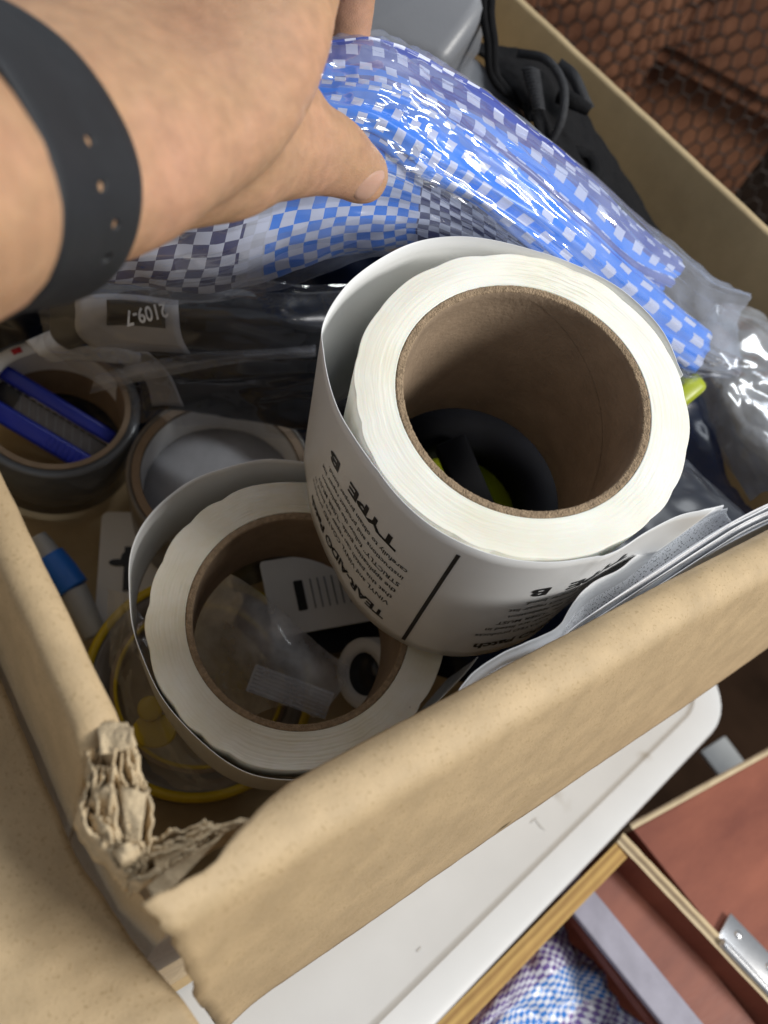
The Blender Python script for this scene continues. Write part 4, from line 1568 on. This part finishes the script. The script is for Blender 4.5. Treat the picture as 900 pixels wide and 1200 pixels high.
# front face, hanging from the fold held by the thumb
rowsF = [[PT(x, y, t) for x, y, t in r] for r in (
    [(200, 190, .262), (290, 160, .262), (380, 150, .268), (455, 165, .276), (520, 205, .288), (600, 260, .306), (690, 335, .332), (780, 425, .36)],
    [(165, 245, .272), (270, 215, .268), (370, 200, .272), (455, 205, .280), (520, 235, .292), (600, 285, .310), (690, 355, .336), (775, 440, .365)],
    [(140, 285, .284), (255, 265, .278), (355, 245, .280), (445, 240, .287), (520, 255, .298), (600, 300, .318), (685, 370, .345), (765, 450, .372)],
    [(125, 318, .300), (245, 312, .292), (345, 285, .292), (440, 268, .298), (520, 275, .310), (600, 312, .330), (680, 380, .355), (755, 455, .38)],
    [(120, 332, .320), (240, 335, .316), (345, 312, .316), (440, 288, .320), (520, 290, .330), (600, 322, .345), (680, 390, .365), (750, 460, .385)],
    [(125, 325, .35), (245, 330, .35), (350, 312, .35), (440, 290, .355), (520, 290, .36), (600, 322, .37), (680, 390, .38), (750, 460, .40)])]
gF = loft_grid(rowsF, 130, 60)
gF = displace(gF, lambda u, v, p: 0.0016 * fbm(p, 34, 3) + 0.0010 * ridge(p, 30))
grid_obj('folded_layer', gF, W_front, tp, th=0.0015)


def fold_tube(rows, nu, nv, m, amp, seed):
    g_ = loft_grid(rows, nu, nv)
    g_ = displace(g_, lambda u, v, p: amp * (0.35 * fbm(p + Vector((seed, 0, 0)), 30, 2) + 1.1 * (1 - 2.4 * abs(mnoise.noise(Vector((u * 1.8, v * 6.5, seed))))) + 0.35 * (1 - 2 * abs(mnoise.noise(Vector((u * 7, v * 9, seed + 4)))))))
    return grid_obj('folded_layer', g_, m, tp, th=0.0012)


# middle fold (navy chequers showing at the thumb)
rowsB = [[PT(x, y, t) for x, y, t in r] for r in (
    [(360, 150, .290), (430, 160, .291), (500, 207, .298), (560, 243, .308), (640, 303, .328), (720, 373, .352), (800, 434, .385)],
    [(364, 143, .272), (434, 156, .274), (502, 202, .281), (563, 238, .292), (643, 298, .312), (723, 368, .338), (810, 432, .374)],
    [(365, 140, .2705), (435, 154, .2725), (503, 199, .279), (565, 235, .290), (645, 295, .310), (725, 365, .336), (816, 430, .372)],
    [(368, 118, .2705), (445, 133, .272), (515, 170, .279), (580, 213, .290), (660, 278, .310), (740, 347, .336), (826, 412, .372)],
    [(370, 101, .2725), (455, 113, .2745), (525, 150, .282), (591, 196, .293), (671, 261, .314), (747, 331, .340), (828, 397, .376)],
    [(370, 99, .2740), (456, 111, .276), (526, 148, .284), (592, 194, .295), (672, 259, .316), (748, 329, .342), (828, 395, .378)],
    [(372, 97, .295), (460, 108, .295), (530, 144, .30), (598, 192, .312), (678, 257, .330), (752, 327, .355), (826, 392, .39)])]
fold_tube(rowsB, 120, 46, W_fold, 0.0016, 3)
# top fold along the ridge
rowsA = [[PT(x, y, t) for x, y, t in r] for r in (
    [(366, 110, .292), (450, 118, .292), (525, 152, .298), (600, 205, .310), (670, 262, .326), (735, 318, .345), (775, 335, .365)],
    [(366, 101, .2800), (451, 107, .282), (530, 144, .290), (603, 196, .303), (673, 252, .320), (740, 309, .341), (785, 330, .363)],
    [(366, 99, .2790), (452, 105, .281), (531, 141, .289), (604, 193, .302), (674, 249, .319), (741, 306, .340), (787, 328, .362)],
    [(366, 78, .2815), (449, 78, .2845), (528, 115, .293), (605, 167, .307), (680, 225, .325), (745, 285, .346), (795, 320, .365)],
    [(368, 61, .2865), (446, 56, .2900), (524, 93, .299), (602, 145, .314), (679, 208, .332), (743, 270, .352), (794, 312, .368)],
    [(368, 59, .2890), (445, 54, .2925), (523, 91, .302), (601, 143, .317), (678, 206, .335), (742, 268, .355), (792, 310, .371)],
    [(370, 62, .330), (445, 58, .330), (520, 94, .335), (600, 147, .345), (676, 212, .36), (740, 274, .375), (790, 315, .385)])]
fold_tube(rowsA, 120, 46, W_top, 0.0017, 11)
# clear wrapper over all of it
rowsW = [[PT(x, y, t) for x, y, t in r] for r in (
    [(372, 52, .325), (442, 48, .325), (525, 84, .33), (608, 142, .34), (690, 208, .36), (770, 275, .38), (835, 325, .40), (878, 348, .41)],
    [(366, 62, .284), (445, 58, .288), (528, 98, .298), (610, 154, .312), (690, 214, .328), (765, 282, .350), (828, 332, .375), (876, 352, .395)],
    [(364, 90, .270), (448, 92, .273), (532, 132, .281), (612, 186, .295), (688, 246, .313), (757, 306, .335), (815, 356, .365), (862, 372, .39)],
    [(362, 120, .264), (448, 128, .266), (525, 165, .274), (598, 215, .287), (675, 278, .306), (745, 342, .33), (820, 396, .362), (866, 420, .385)],
    [(340, 155, .256), (440, 165, .265), (510, 200, .277), (575, 240, .290), (650, 296, .308), (725, 360, .333), (812, 424, .366), (862, 438, .388)],
    [(200, 210, .252), (300, 195, .258), (420, 195, .268), (510, 228, .284), (595, 276, .303), (690, 350, .330), (775, 430, .365), (830, 440, .39)],
    [(140, 270, .270), (250, 250, .268), (370, 232, .274), (470, 238, .286), (555, 268, .302), (640, 325, .33), (720, 400, .36), (780, 455, .39)],
    [(110, 312, .292), (230, 312, .284), (345, 285, .285), (440, 268, .291), (530, 278, .306), (620, 325, .335), (700, 400, .365), (760, 462, .395)],
    [(90, 345, .325), (220, 352, .318), (345, 330, .318), (440, 300, .322), (530, 300, .335), (620, 345, .355), (690, 410, .38), (750, 470, .40)])]
gW = loft_grid(rowsW, 190, 130)


def wr_fn(u, v, p):
    hand = math.exp(-((u - 0.12) / 0.22) ** 2) * (1.0 if v < 0.62 else 0.4)
    low = 1.0 if v < 0.62 else 0.45
    q = Vector((u * 4.0, v * 24.0, 2.0))
    long_ = 1 - abs(mnoise.noise(q)) * 2.2
    fine = 1 - abs(mnoise.noise(Vector((u * 11, v * 42, 7.0)))) * 2.4
    return 0.0016 * low * long_ + 0.0005 * low * fine + hand * (0.0022 * ridge(p, 42) + 0.0008 * ridge(p + Vector((3, 1, 0)), 100)) + 0.0010 * fbm(p, 30, 2)


sgn_w = 1
tst = grid_normals(gW)[60][90].dot(CAMLOC - gW[60][90])
sgn_w = 1 if tst > 0 else -1
gW = displace(gW, lambda u, v, p: sgn_w * wr_fn(u, v, p))
grid_obj('wrapper', gW, F_wrap, tp)

# ================================================================ RIGHT SIDE: milky bag, black cloth, grey case, cord
mb = thing('plastic_bag', 'milky crumpled plastic bag against the right wall of the box', 'bag', tuple(PT(860, 480, 0.44)))
rows = [[PT(x, y, t) for x, y, t in r] for r in (
    [(815, 375, .46), (840, 355, .455), (880, 365, .455), (930, 395, .45), (990, 430, .45)],
    [(788, 425, .45), (825, 405, .43), (880, 405, .425), (930, 430, .42), (1000, 470, .42)],
    [(812, 470, .44), (840, 455, .415), (885, 455, .41), (930, 475, .405), (1000, 510, .41)],
    [(832, 520, .43), (855, 508, .41), (900, 510, .40), (940, 525, .40), (1000, 550, .41)],
    [(872, 590, .42), (890, 580, .41), (915, 580, .40), (950, 590, .40), (1000, 600, .41)])]
g = loft_grid(rows, 60, 70)
g = displace(g, lambda u, v, p: 0.0050 * ridge(p, 22) + 0.0008 * ridge(p + Vector((2, 0, 1)), 70))
grid_obj('film', g, F_bag, mb)
rows2 = [[p + (p - CAMLOC).normalized() * 0.02 for p in r] for r in rows]
g = loft_grid(rows2, 50, 50)
g = displace(g, lambda u, v, p: 0.006 * ridge(p + Vector((9, 4, 1)), 24))
grid_obj('film', g, F_bag, mb)
rows = [[PT(x, y, t) for x, y, t in r] for r in (
    [(690, 600, .36), (760, 545, .375), (800, 535, .385), (830, 560, .385), (870, 600, .38)],
    [(690, 640, .345), (760, 590, .36), (810, 570, .368), (850, 590, .37), (890, 620, .368)],
    [(690, 690, .335), (760, 650, .345), (820, 620, .352), (870, 630, .355), (910, 650, .36)])]
g = loft_grid(rows, 40, 30)
dk = grid_obj('dark_pouch', displace(g, lambda u, v, p: 0.002 * ridge(p, 30)), mat('charcoal_film', (0.045, 0.05, 0.065), 0.3, 0.2, 40), None, th=0.001, origin=tuple(PT(790, 600, .37)))
tag(dk, 'charcoal plastic pouch between the upper roll and the leaflets', 'pouch')

# grey moulded case, two pieces
gc = thing('plastic_case', 'grey moulded plastic case at the back of the box beside the hand', 'case', tuple(PT(500, 60, 0.47)))


def wedge(name, top, depth, m, parent, bw):
    """block given by its top outline, thickness towards the box floor"""
    up = (top[1] - top[0]).cross(top[2] - top[1]).normalized()
    if up.dot(CAMLOC - top[0]) < 0:
        up = -up
    o = slab(name, top, up, depth, m, parent)
    bev(o, bw, 4)
    o.data.polygons.foreach_set('use_smooth', [True] * len(o.data.polygons))
    return o


wedge('lid', [PT(400, -60, .42), PT(575, -60, .42), PT(572, 8, .42), PT(520, 80, .42), PT(440, 48, .42), PT(400, 60, .42)], 0.05, M_grey, gc, 0.010)
wedge('body', [PT(470, 60, .452), PT(548, 45, .462), PT(600, 90, .462), PT(655, 175, .455), PT(640, 230, .445), PT(540, 130, .445)], 0.06, M_grey, gc, 0.012)

# black cord
cord_ = thing('drawstring', 'doubled black braided cord hanging over the grey case', 'cord', tuple(PT(575, 60, 0.45)))
for dx, sd in ((0, 0), (10, 2)):
    tube_obj('strand', [PT(568 + dx, -30, .42), PT(567 + dx * .8, 15, .425), PT(572 + dx * .7, 50, .43), PT(575 + dx * .6, 85, .437), PT(592 + dx * .5, 108, .44), PT(625, 125 + dx, .45)], 0.0022, M_black, cord_, seg=8, n=50)

# black pouch with tabs and loop
po = thing('black_pouch', 'black fabric pouch with straps and mesh against the right box wall', 'pouch', tuple(PT(680, 170, 0.47)))
rows = [[PT(x, y, t) for x, y, t in r] for r in (
    [(552, 50, .475), (590, 56, .475), (640, 68, .48), (680, 110, .48), (700, 160, .49), (735, 205, .50), (775, 275, .50)],
    [(572, 70, .455), (602, 80, .45), (640, 95, .455), (668, 135, .46), (695, 185, .468), (725, 225, .478), (765, 285, .48)],
    [(598, 100, .44), (618, 118, .435), (645, 140, .44), (665, 175, .445), (690, 210, .452), (715, 245, .462), (750, 300, .465)],
    [(618, 130, .435), (638, 165, .432), (655, 200, .435), (670, 230, .44), (695, 260, .445), (715, 290, .452), (740, 320, .46)])]
g = loft_grid(rows, 70, 50)
bodyp = grid_obj('body', displace(g, lambda u, v, p: -0.002 * fbm(p, 50, 3) + 0.002 * ridge(p, 30)), M_black, po, th=0.002)
M_web = mat('black_webbing', (0.028, 0.029, 0.033), 0.6, 0.2, 400, 0.6, 1200, spec=0.3)
# strap loop
def band(name, pts, w, m, parent, nrm_to=CAMLOC, th=0.0015, n=40):
    P_ = cat_rom(pts, n)
    g_ = [[], []]
    for i in range(n):
        t = (P_[min(i + 1, n - 1)] - P_[max(i - 1, 0)]).normalized()
        s = t.cross((nrm_to - P_[i]).normalized()).normalized()
        g_[0].append(P_[i] - s * w)
        g_[1].append(P_[i] + s * w)
    return grid_obj(name, g_, m, parent, th=th)


band('strap', [PT(607, 62, .44), PT(640, 70, .43), PT(660, 100, .428), (PT(658, 140, .43)), PT(642, 172, .438)], 0.0022, M_web, po)
band('strap', [PT(655, 75, .445), PT(672, 90, .436), PT(685, 118, .438), PT(690, 128, .442)], 0.0030, M_web, po)
tube_obj('pull_tab', [PT(655, 112, .438), PT(670, 118, .436), PT(690, 129, .438)], [0.004, 0.0042, 0.003], M_black, po, seg=12)
for q in range(13):
    f = q / 12
    tube_obj('rib', [PT(612 + 12 * f, 82 + 46 * f, .4325), PT(622 + 10 * f, 80 + 46 * f, .4305), PT(632 + 6 * f, 84 + 44 * f, .432)], 0.0009, M_web, bodyp, seg=6, n=8)
eo, ea, eb, en_ = roll_frame(676, 193, 0.447, -0.2, 0.3)
lathe('eyelet', eo, ea, eb, -en_, [(0.006, 0.001), (0.0095, 0.0018), (0.0115, 0.0006), (0.006, -0.001)], M_black, po, 48, fn=lambda r, h, th, q: (r * (1.25 if abs(math.cos(th)) > .7 else 1.0) * (1.06 if int(th * 14) % 2 and q == 2 else 1.0), h))

# ================================================================ LEAFLETS at the front wall
def paper_edge_mat(name):
    m, nt, p = _nodes(name)
    N, L = nt.nodes, nt.links
    uv = N.new('ShaderNodeUVMap')
    sp = N.new('ShaderNodeSeparateXYZ')
    L.new(uv.outputs[0], sp.inputs[0])
    t = N.new('ShaderNodeTexNoise')
    mp = N.new('ShaderNodeMapping')
    mp.inputs['Scale'].default_value = (1500, 260, 1)
    L.new(uv.outputs[0], mp.inputs[0])
    L.new(mp.outputs[0], t.inputs['Vector'])
    t.inputs['Scale'].default_value = 1.0
    t.inputs['Detail'].default_value = 1
    gt = N.new('ShaderNodeMath')
    gt.operation = 'GREATER_THAN'
    gt.inputs[1].default_value = 0.58
    L.new(t.outputs['Fac'], gt.inputs[0])
    # print keeps to lines: bands along v
    md = N.new('ShaderNodeMath')
    md.operation = 'PINGPONG'
    md.inputs[1].default_value = 0.0012
    L.new(sp.outputs['Y'], md.inputs[0])
    g2_ = N.new('ShaderNodeMath')
    g2_.operation = 'GREATER_THAN'
    g2_.inputs[1].default_value = 0.00065
    L.new(md.outputs[0], g2_.inputs[0])
    mu = N.new('ShaderNodeMath')
    mu.operation = 'MULTIPLY'
    L.new(gt.outputs[0], mu.inputs[0])
    L.new(g2_.outputs[0], mu.inputs[1])
    mx = N.new('ShaderNodeMix')
    mx.data_type = 'RGBA'
    mx.inputs['A'].default_value = (0.76, 0.77, 0.80, 1)
    mx.inputs['B'].default_value = (0.03, 0.03, 0.04, 1)
    L.new(mu.outputs[0], mx.inputs['Factor'])
    L.new(mx.outputs['Result'], p.inputs['Base Color'])
    p.inputs['Roughness'].default_value = 0.5
    return m


M_printpaper = paper_edge_mat('printed_leaflet')
lf = thing('folded_leaflet', 'white folded leaflet with curling end wedged between roll and front wall', 'leaflet', tuple(PZ(660, 730, -0.05)), 'leaflets along the front wall')
up_edge = [(531, 822), (548, 795), (585, 768), (628, 748), (656, 732), (672, 705), (690, 686), (728, 664), (770, 632), (815, 602), (848, 592)]
lo_edge = [(533, 838), (560, 806), (600, 782), (640, 768), (655, 764), (668, 738), (690, 712), (735, 686), (780, 652), (822, 618), (850, 604)]
dp_edge = [(536, 850), (575, 830), (615, 812), (650, 800), (670, 795), (690, 775), (720, 750), (765, 720), (810, 690), (850, 655), (880, 640)]
zt_ = lambda i: -0.004 + 0.004 * math.sin(i)
for k_, (dx, dy, dz) in enumerate(((0, 0, 0), (5, 4, -0.002))):
    rows = [[PZ(x + dx, y + dy, -0.012 + 0.0006 * i + dz) for i, (x, y) in enumerate(up_edge)],
            [PZ(x + dx, y + dy, -0.020 + 0.0006 * i + dz) for i, (x, y) in enumerate(lo_edge)],
            [PZ(x + dx, y + dy, -0.060 + dz) for i, (x, y) in enumerate(dp_edge)]]
    g = loft_grid(rows, 80, 20)
    g = displace(g, lambda u, v, p: 0.0008 * fbm(p, 60, 3))
    grid_obj('page', g, M_paper if k_ == 0 else M_printpaper, lf, th=0.0003)
lf2 = thing('leaflet_bundle', 'stack of printed white leaflets on edge along the front wall', 'leaflet', tuple(PZ(800, 670, -0.05)), 'leaflets along the front wall')
for k_ in range(9):
    f = (0, .06, .12, .44, .50, .56, .88, .94, 1.0)[k_]
    e_ = [(648 - 4 * f, 758 + 10 * f), (672, 735 + 18 * f), (715, 705 + 20 * f), (770, 668 + 22 * f), (830, 628 + 22 * f), (880, 600 + 22 * f), (940, 572 + 22 * f), (1010, 545 + 22 * f)]
    wob = lambda i: 2.2 * mnoise.noise(Vector((i * 0.9, k_ * 2.7, 1)))
    zz = -0.004 - 0.006 * f + 0.0012 * math.sin(k_ * 2.4)
    rows = [[PZ(x, y + wob(i), zz + 0.0008 * i) for i, (x, y) in enumerate(e_)],
            [PZ(x, y + 9 + wob(i), zz - 0.006) for i, (x, y) in enumerate(e_)],
            [PZ(x + 4, y + 40, zz - 0.05) for i, (x, y) in enumerate(e_)]]
    g = loft_grid(rows, 70, 14)
    grid_obj('page', g, M_printpaper if k_ % 2 else M_paper, lf2, th=0.00025)

# ================================================================ THE HAND
per = thing('person', 'left hand and forearm reaching in from above, thumb pinching the blue tarp', 'person', tuple(PT(100, 150, 0.17)))


def esec(c, ax_w, ax_h, w, h, n=24):
    return [c + ax_w * (w * math.cos(2 * PI * i / n)) + ax_h * (h * math.sin(2 * PI * i / n)) for i in range(n)]


def e_tube(specs, seg=28, n=60):
    """specs: (x, y, t, half width, half thickness, roll degrees)"""
    cs = cat_rom([PT(x, y, t) for x, y, t, *_ in specs], n)
    k = len(specs)
    V, Fc = [], []
    for i in range(n):
        f = i / (n - 1) * (k - 1)
        j = min(int(f), k - 2)
        u = f - j
        u = u * u * (3 - 2 * u)
        w = specs[j][3] * (1 - u) + specs[j + 1][3] * u
        h = specs[j][4] * (1 - u) + specs[j + 1][4] * u
        ro = rad(specs[j][5] * (1 - u) + specs[j + 1][5] * u)
        t = (cs[min(i + 1, n - 1)] - cs[max(i - 1, 0)]).normalized()
        view = (CAMLOC - cs[i]).normalized()
        if i == 0:
            pass
        ah = (BASE_UP - t * BASE_UP.dot(t)).normalized()
        aw = t.cross(ah).normalized()
        ah, aw = ah * math.cos(ro) + aw * math.sin(ro), aw * math.cos(ro) - ah * math.sin(ro)
        V += esec(cs[i], aw, ah, w, h, seg)
    for i in range(n - 1):
        for s in range(seg):
            s2 = (s + 1) % seg
            Fc.append((i * seg + s, i * seg + s2, (i + 1) * seg + s2, (i + 1) * seg + s))
    # rounded ends
    for end, step in ((0, 1), (n - 1, -1)):
        c = cs[end]
        t = (cs[end] - cs[end + step]).normalized()
        prev = [end * seg + s for s in range(seg)]
        for q in range(1, 5):
            th = q / 5 * PI / 2
            base = len(V)
            rmin = min((V[prev[0]] - c).length, 1)
            for s in range(seg):
                p0 = V[end * seg + s]
                V.append(c + (p0 - c) * math.cos(th) + t * (math.sin(th) * min(specs[0 if end == 0 else -1][3], specs[0 if end == 0 else -1][4])))
            cur = [base + s for s in range(seg)]
            for s in range(seg):
                s2 = (s + 1) % seg
                Fc.append((prev[s], prev[s2], cur[s2], cur[s]))
            prev = cur
        V.append(c + t * min(specs[0 if end == 0 else -1][3], specs[0 if end == 0 else -1][4]))
        for s in range(seg):
            Fc.append((prev[s], prev[(s + 1) % seg], len(V) - 1))
    return V, Fc


WX, WY, WT_ = -60, 176, .150
BASE_UP = w_of(Vector((-0.12, 0.22, -1))).normalized()      # towards the back of the hand
parts_h = [
    # forearm, wrist, back of the hand, knuckles
    e_tube([(-480, 280, .098, .034, .027, 0), (-230, 215, .124, .0325, .026, 0), (WX, WY, WT_, .0322, .0228, 0), (85, 128, .178, .0365, .0215, 0), (175, 58, .200, .0420, .0190, 0), (235, -60, .225, .041, .015, 0)]),
    # thumb: wrist side, ball, proximal, tip
    e_tube([(0, 215, .162, .016, .016, 0), (140, 180, .184, .0185, .0185, 0), (245, 172, .205, .0185, .0170, 0), (322, 166, .223, .0152, .0135, 0), (384, 180, .241, .0118, .0106, 0), (425, 206, .256, .0090, .0082, 0)]),
    # index metacarpal edge and web
    e_tube([(180, 130, .193, .017, .015, 0), (278, 66, .209, .0145, .0125, 0), (300, 0, .216, .0118, .0112, 0), (315, -90, .228, .0105, .0105, 0)]),
    e_tube([(-20, 190, .157, .022, .0215, 0), (90, 152, .176, .025, .0200, 0), (190, 124, .1945, .0255, .0180, 0), (270, 124, .2085, .0220, .0150, 0), (328, 138, .2205, .0140, .0110, 0)]),
    e_tube([(230, 130, .202, .015, .013, 0), (300, 112, .214, .0125, .0110, 0), (345, 135, .226, .0098, .009, 0)]),
    # fingers curling down behind the tarp edge
    e_tube([(325, -90, .228, .0105, .0105, 0), (395, -130, .262, .0105, .0105, 0), (410, -40, .300, .0105, .0105, 0), (405, 50, .322, .0092, .0090, 0)]),
    e_tube([(280, -110, .235, .0100, .0100, 0), (340, -160, .272, .0098, .0098, 0), (352, -60, .305, .0095, .0095, 0), (348, 40, .325, .0085, .0085, 0)]),
]
V, Fc = [], []
for v_, f_ in parts_h:
    b_ = len(V)
    V += v_
    Fc += [tuple(i + b_ for i in f) for f in f_]
hand = obj('hand', V, Fc, M_skin, per, True)
recalc(hand)
rm = hand.modifiers.new('one_skin', 'REMESH')
rm.mode = 'VOXEL'
rm.voxel_size = 0.0011
rm.use_smooth_shade = True
sm = hand.modifiers.new('soften', 'SMOOTH')
sm.factor = 0.6
sm.iterations = 38
bpy.context.view_layer.update()
dg = bpy.context.evaluated_depsgraph_get()
me2 = bpy.data.meshes.new_from_object(hand.evaluated_get(dg))
hand.modifiers.clear()
hand.data = me2
if not me2.materials:
    me2.materials.append(M_skin)
# creases and tendons
org = wloc(hand)
cre = [(PT(395, 160, .236), PT(414, 205, .245), 0.0010, 0.0013), (PT(388, 158, .235), PT(405, 210, .243), 0.0009, 0.0010), (PT(360, 118, .222), PT(372, 165, .226), 0.0016, 0.0008),
       (PT(338, 212, .226), PT(352, 190, .22), 0.0014, 0.0006)]
nrm = [v.normal.copy() for v in me2.vertices]
for i, v in enumerate(me2.vertices):
    p = v.co + org
    d = 0.00035 * fbm(p, 70, 3)
    for a, b, w, dep in cre:
        ab = b - a
        f = min(1, max(0, (p - a).dot(ab) / ab.length_squared))
        # distance measured across the line of sight
        q = a + ab * f - p
        vw = (CAMLOC - p).normalized()
        q = q - vw * q.dot(vw)
        dd = q.length / w
        if dd < 3 and nrm[i].dot(vw) > 0.1:
            d -= dep * math.exp(-dd * dd) * (0.5 + 0.5 * math.sin(f * PI))
    v.co += nrm[i] * d
me2.polygons.foreach_set('use_smooth', [True] * len(me2.polygons))
me2.update()

# thumb nail
rows = [[PT(x, y, t) for x, y, t in r] for r in (
    [(410, 232, .2475), (418, 222, .2440), (428, 210, .2425), (440, 197, .2435)],
    [(420, 235, .2490), (428, 226, .2455), (438, 213, .2440), (449, 200, .2450)],
    [(428, 236, .2510), (437, 229, .2475), (447, 216, .2462), (454, 206, .2472)])]
org = wloc(hand)
from mathutils.bvhtree import BVHTree
bvh = BVHTree.FromPolygons([v.co + org for v in me2.vertices], [tuple(p.vertices) for p in me2.polygons])
gr = loft_grid(rows, 49, 37)
gn = []
for j in range(19):
    row = []
    for i in range(25):
        a_, b_ = i / 24 * 2 - 1, j / 18 * 2 - 1
        x_, y_ = a_ * math.sqrt(1 - 0.38 * b_ * b_), b_ * math.sqrt(1 - 0.38 * a_ * a_)
        q = gr[int(round((y_ + 1) / 2 * 36))][int(round((x_ + 1) / 2 * 48))]
        fx, fy = (x_ + 1) / 2 * 48, (y_ + 1) / 2 * 36
        ix, iy = min(int(fx), 47), min(int(fy), 35)
        q = (gr[iy][ix].lerp(gr[iy][ix + 1], fx - ix)).lerp(gr[iy + 1][ix].lerp(gr[iy + 1][ix + 1], fx - ix), fy - iy)
        d_ = (q - CAMLOC).normalized()
        hit = bvh.ray_cast(CAMLOC, d_, 1.0)
        if hit[0] is None or (hit[0] - q).length > 0.02:
            hit = bvh.find_nearest(q)
        row.append(hit[0] + hit[1] * (0.0005 * (1 - max(abs(a_), abs(b_)) ** 3)))
    gn.append(row)
nail = grid_obj('nail', gn, M_nail, per)

# watch strap
ws = thing('watch_strap', 'black rubber watch strap with punched holes round the wrist', 'watch strap', tuple(PT(110, 180, 0.16)))
wc_ = PT(WX, WY, WT_)
wt = (PT(WX + 65, WY + 4, WT_ + .014) - PT(WX - 88, WY - 5, WT_ - .013)).normalized()
wah = (BASE_UP - wt * BASE_UP.dot(wt)).normalized()
waw = wt.cross(wah).normalized()
NS, NW = 160, 13
WSTR = 0.0125
from mathutils.bvhtree import BVHTree
org = wloc(hand)
bvh = BVHTree.FromPolygons([v.co + org for v in me2.vertices], [tuple(p.vertices) for p in me2.polygons])
rad_tab = []
for j in range(NW):
    v = j / (NW - 1) * 2 - 1
    c_ = wc_ + wt * (v * WSTR)
    rr_ = []
    for i in range(NS):
        th = 2 * PI * i / NS
        d_ = waw * math.cos(th) + wah * math.sin(th)
        hit = bvh.ray_cast(c_ + d_ * 0.09, -d_, 0.09)
        rr_.append((hit[0] - c_).length if hit[0] is not None else 0.03)
    rad_tab.append(rr_)
# a band bridges hollows: take the widest turn, then even it out
rmax_ = [max(rad_tab[j][i] for j in range(NW)) for i in range(NS)]
for it_ in range(3):
    rmax_ = [max(rmax_[i], sum(rmax_[(i + q) % NS] for q in range(-6, 7)) / 13) for i in range(NS)]
rmax_ = [sum(rmax_[(i + q) % NS] for q in range(-5, 6)) / 11 for i in range(NS)]
g = []
for j in range(NW):
    v = j / (NW - 1) * 2 - 1
    row = []
    for i in range(NS):
        th = 2 * PI * i / NS
        own = sum(max(rad_tab[j][(i + q) % NS], rmax_[(i + q) % NS] - 0.0015) for q in range(-4, 5)) / 9
        edge = -0.0005 if abs(v) > 0.93 else 0
        rr_ = own + 0.0006 + edge
        row.append(wc_ + wt * (v * WSTR) + (waw * math.cos(th) + wah * math.sin(th)) * rr_)
    g.append(row)
band_ob = grid_obj('band', g, M_strap, ws, closed_u=True)
solid(band_ob, 0.0030, 1.0)
bev(band_ob, 0.0004, 2)


def to_px(p):
    v = p - CAMLOC
    x, y, z = v.dot(cr), -v.dot(cu), -v.dot(cb)
    return CX + FPX * x / z, CY + FPX * y / z


cutters = []
for (hx, hy) in ((106, 163), (122, 216), (129, 263), (119, 303)):
    best = None
    for i in range(NS):
        th = 2 * PI * i / NS
        for j in (4, 6, 8):
            p = g[j][i]
            if (waw * math.cos(th) + wah * math.sin(th)).dot(CAMLOC - p) < 0:
                continue
            x, y = to_px(p)
            d = (x - hx) ** 2 + (y - hy) ** 2
            if best is None or d < best[0]:
                best = (d, th, p)
    th, p = best[1], best[2]
    nn = (waw * math.cos(th) + wah * math.sin(th)).normalized()
    c_ = lathe('cutter', p - nn * 0.004, wt, nn.cross(wt), nn, [(0.0001, 0.0), (0.00095, 0.0), (0.00095, 0.014), (0.0001, 0.014)], M_strap, None, 20, closed=False)
    md_ = band_ob.modifiers.new('hole', 'BOOLEAN')
    md_.operation = 'DIFFERENCE'
    md_.object = c_
    md_.solver = 'EXACT'
    cutters.append(c_)
bpy.context.view_layer.update()
dg = bpy.context.evaluated_depsgraph_get()
me3 = bpy.data.meshes.new_from_object(band_ob.evaluated_get(dg))
band_ob.modifiers.clear()
band_ob.data = me3
for c_ in cutters:
    bpy.data.objects.remove(c_, do_unlink=True)
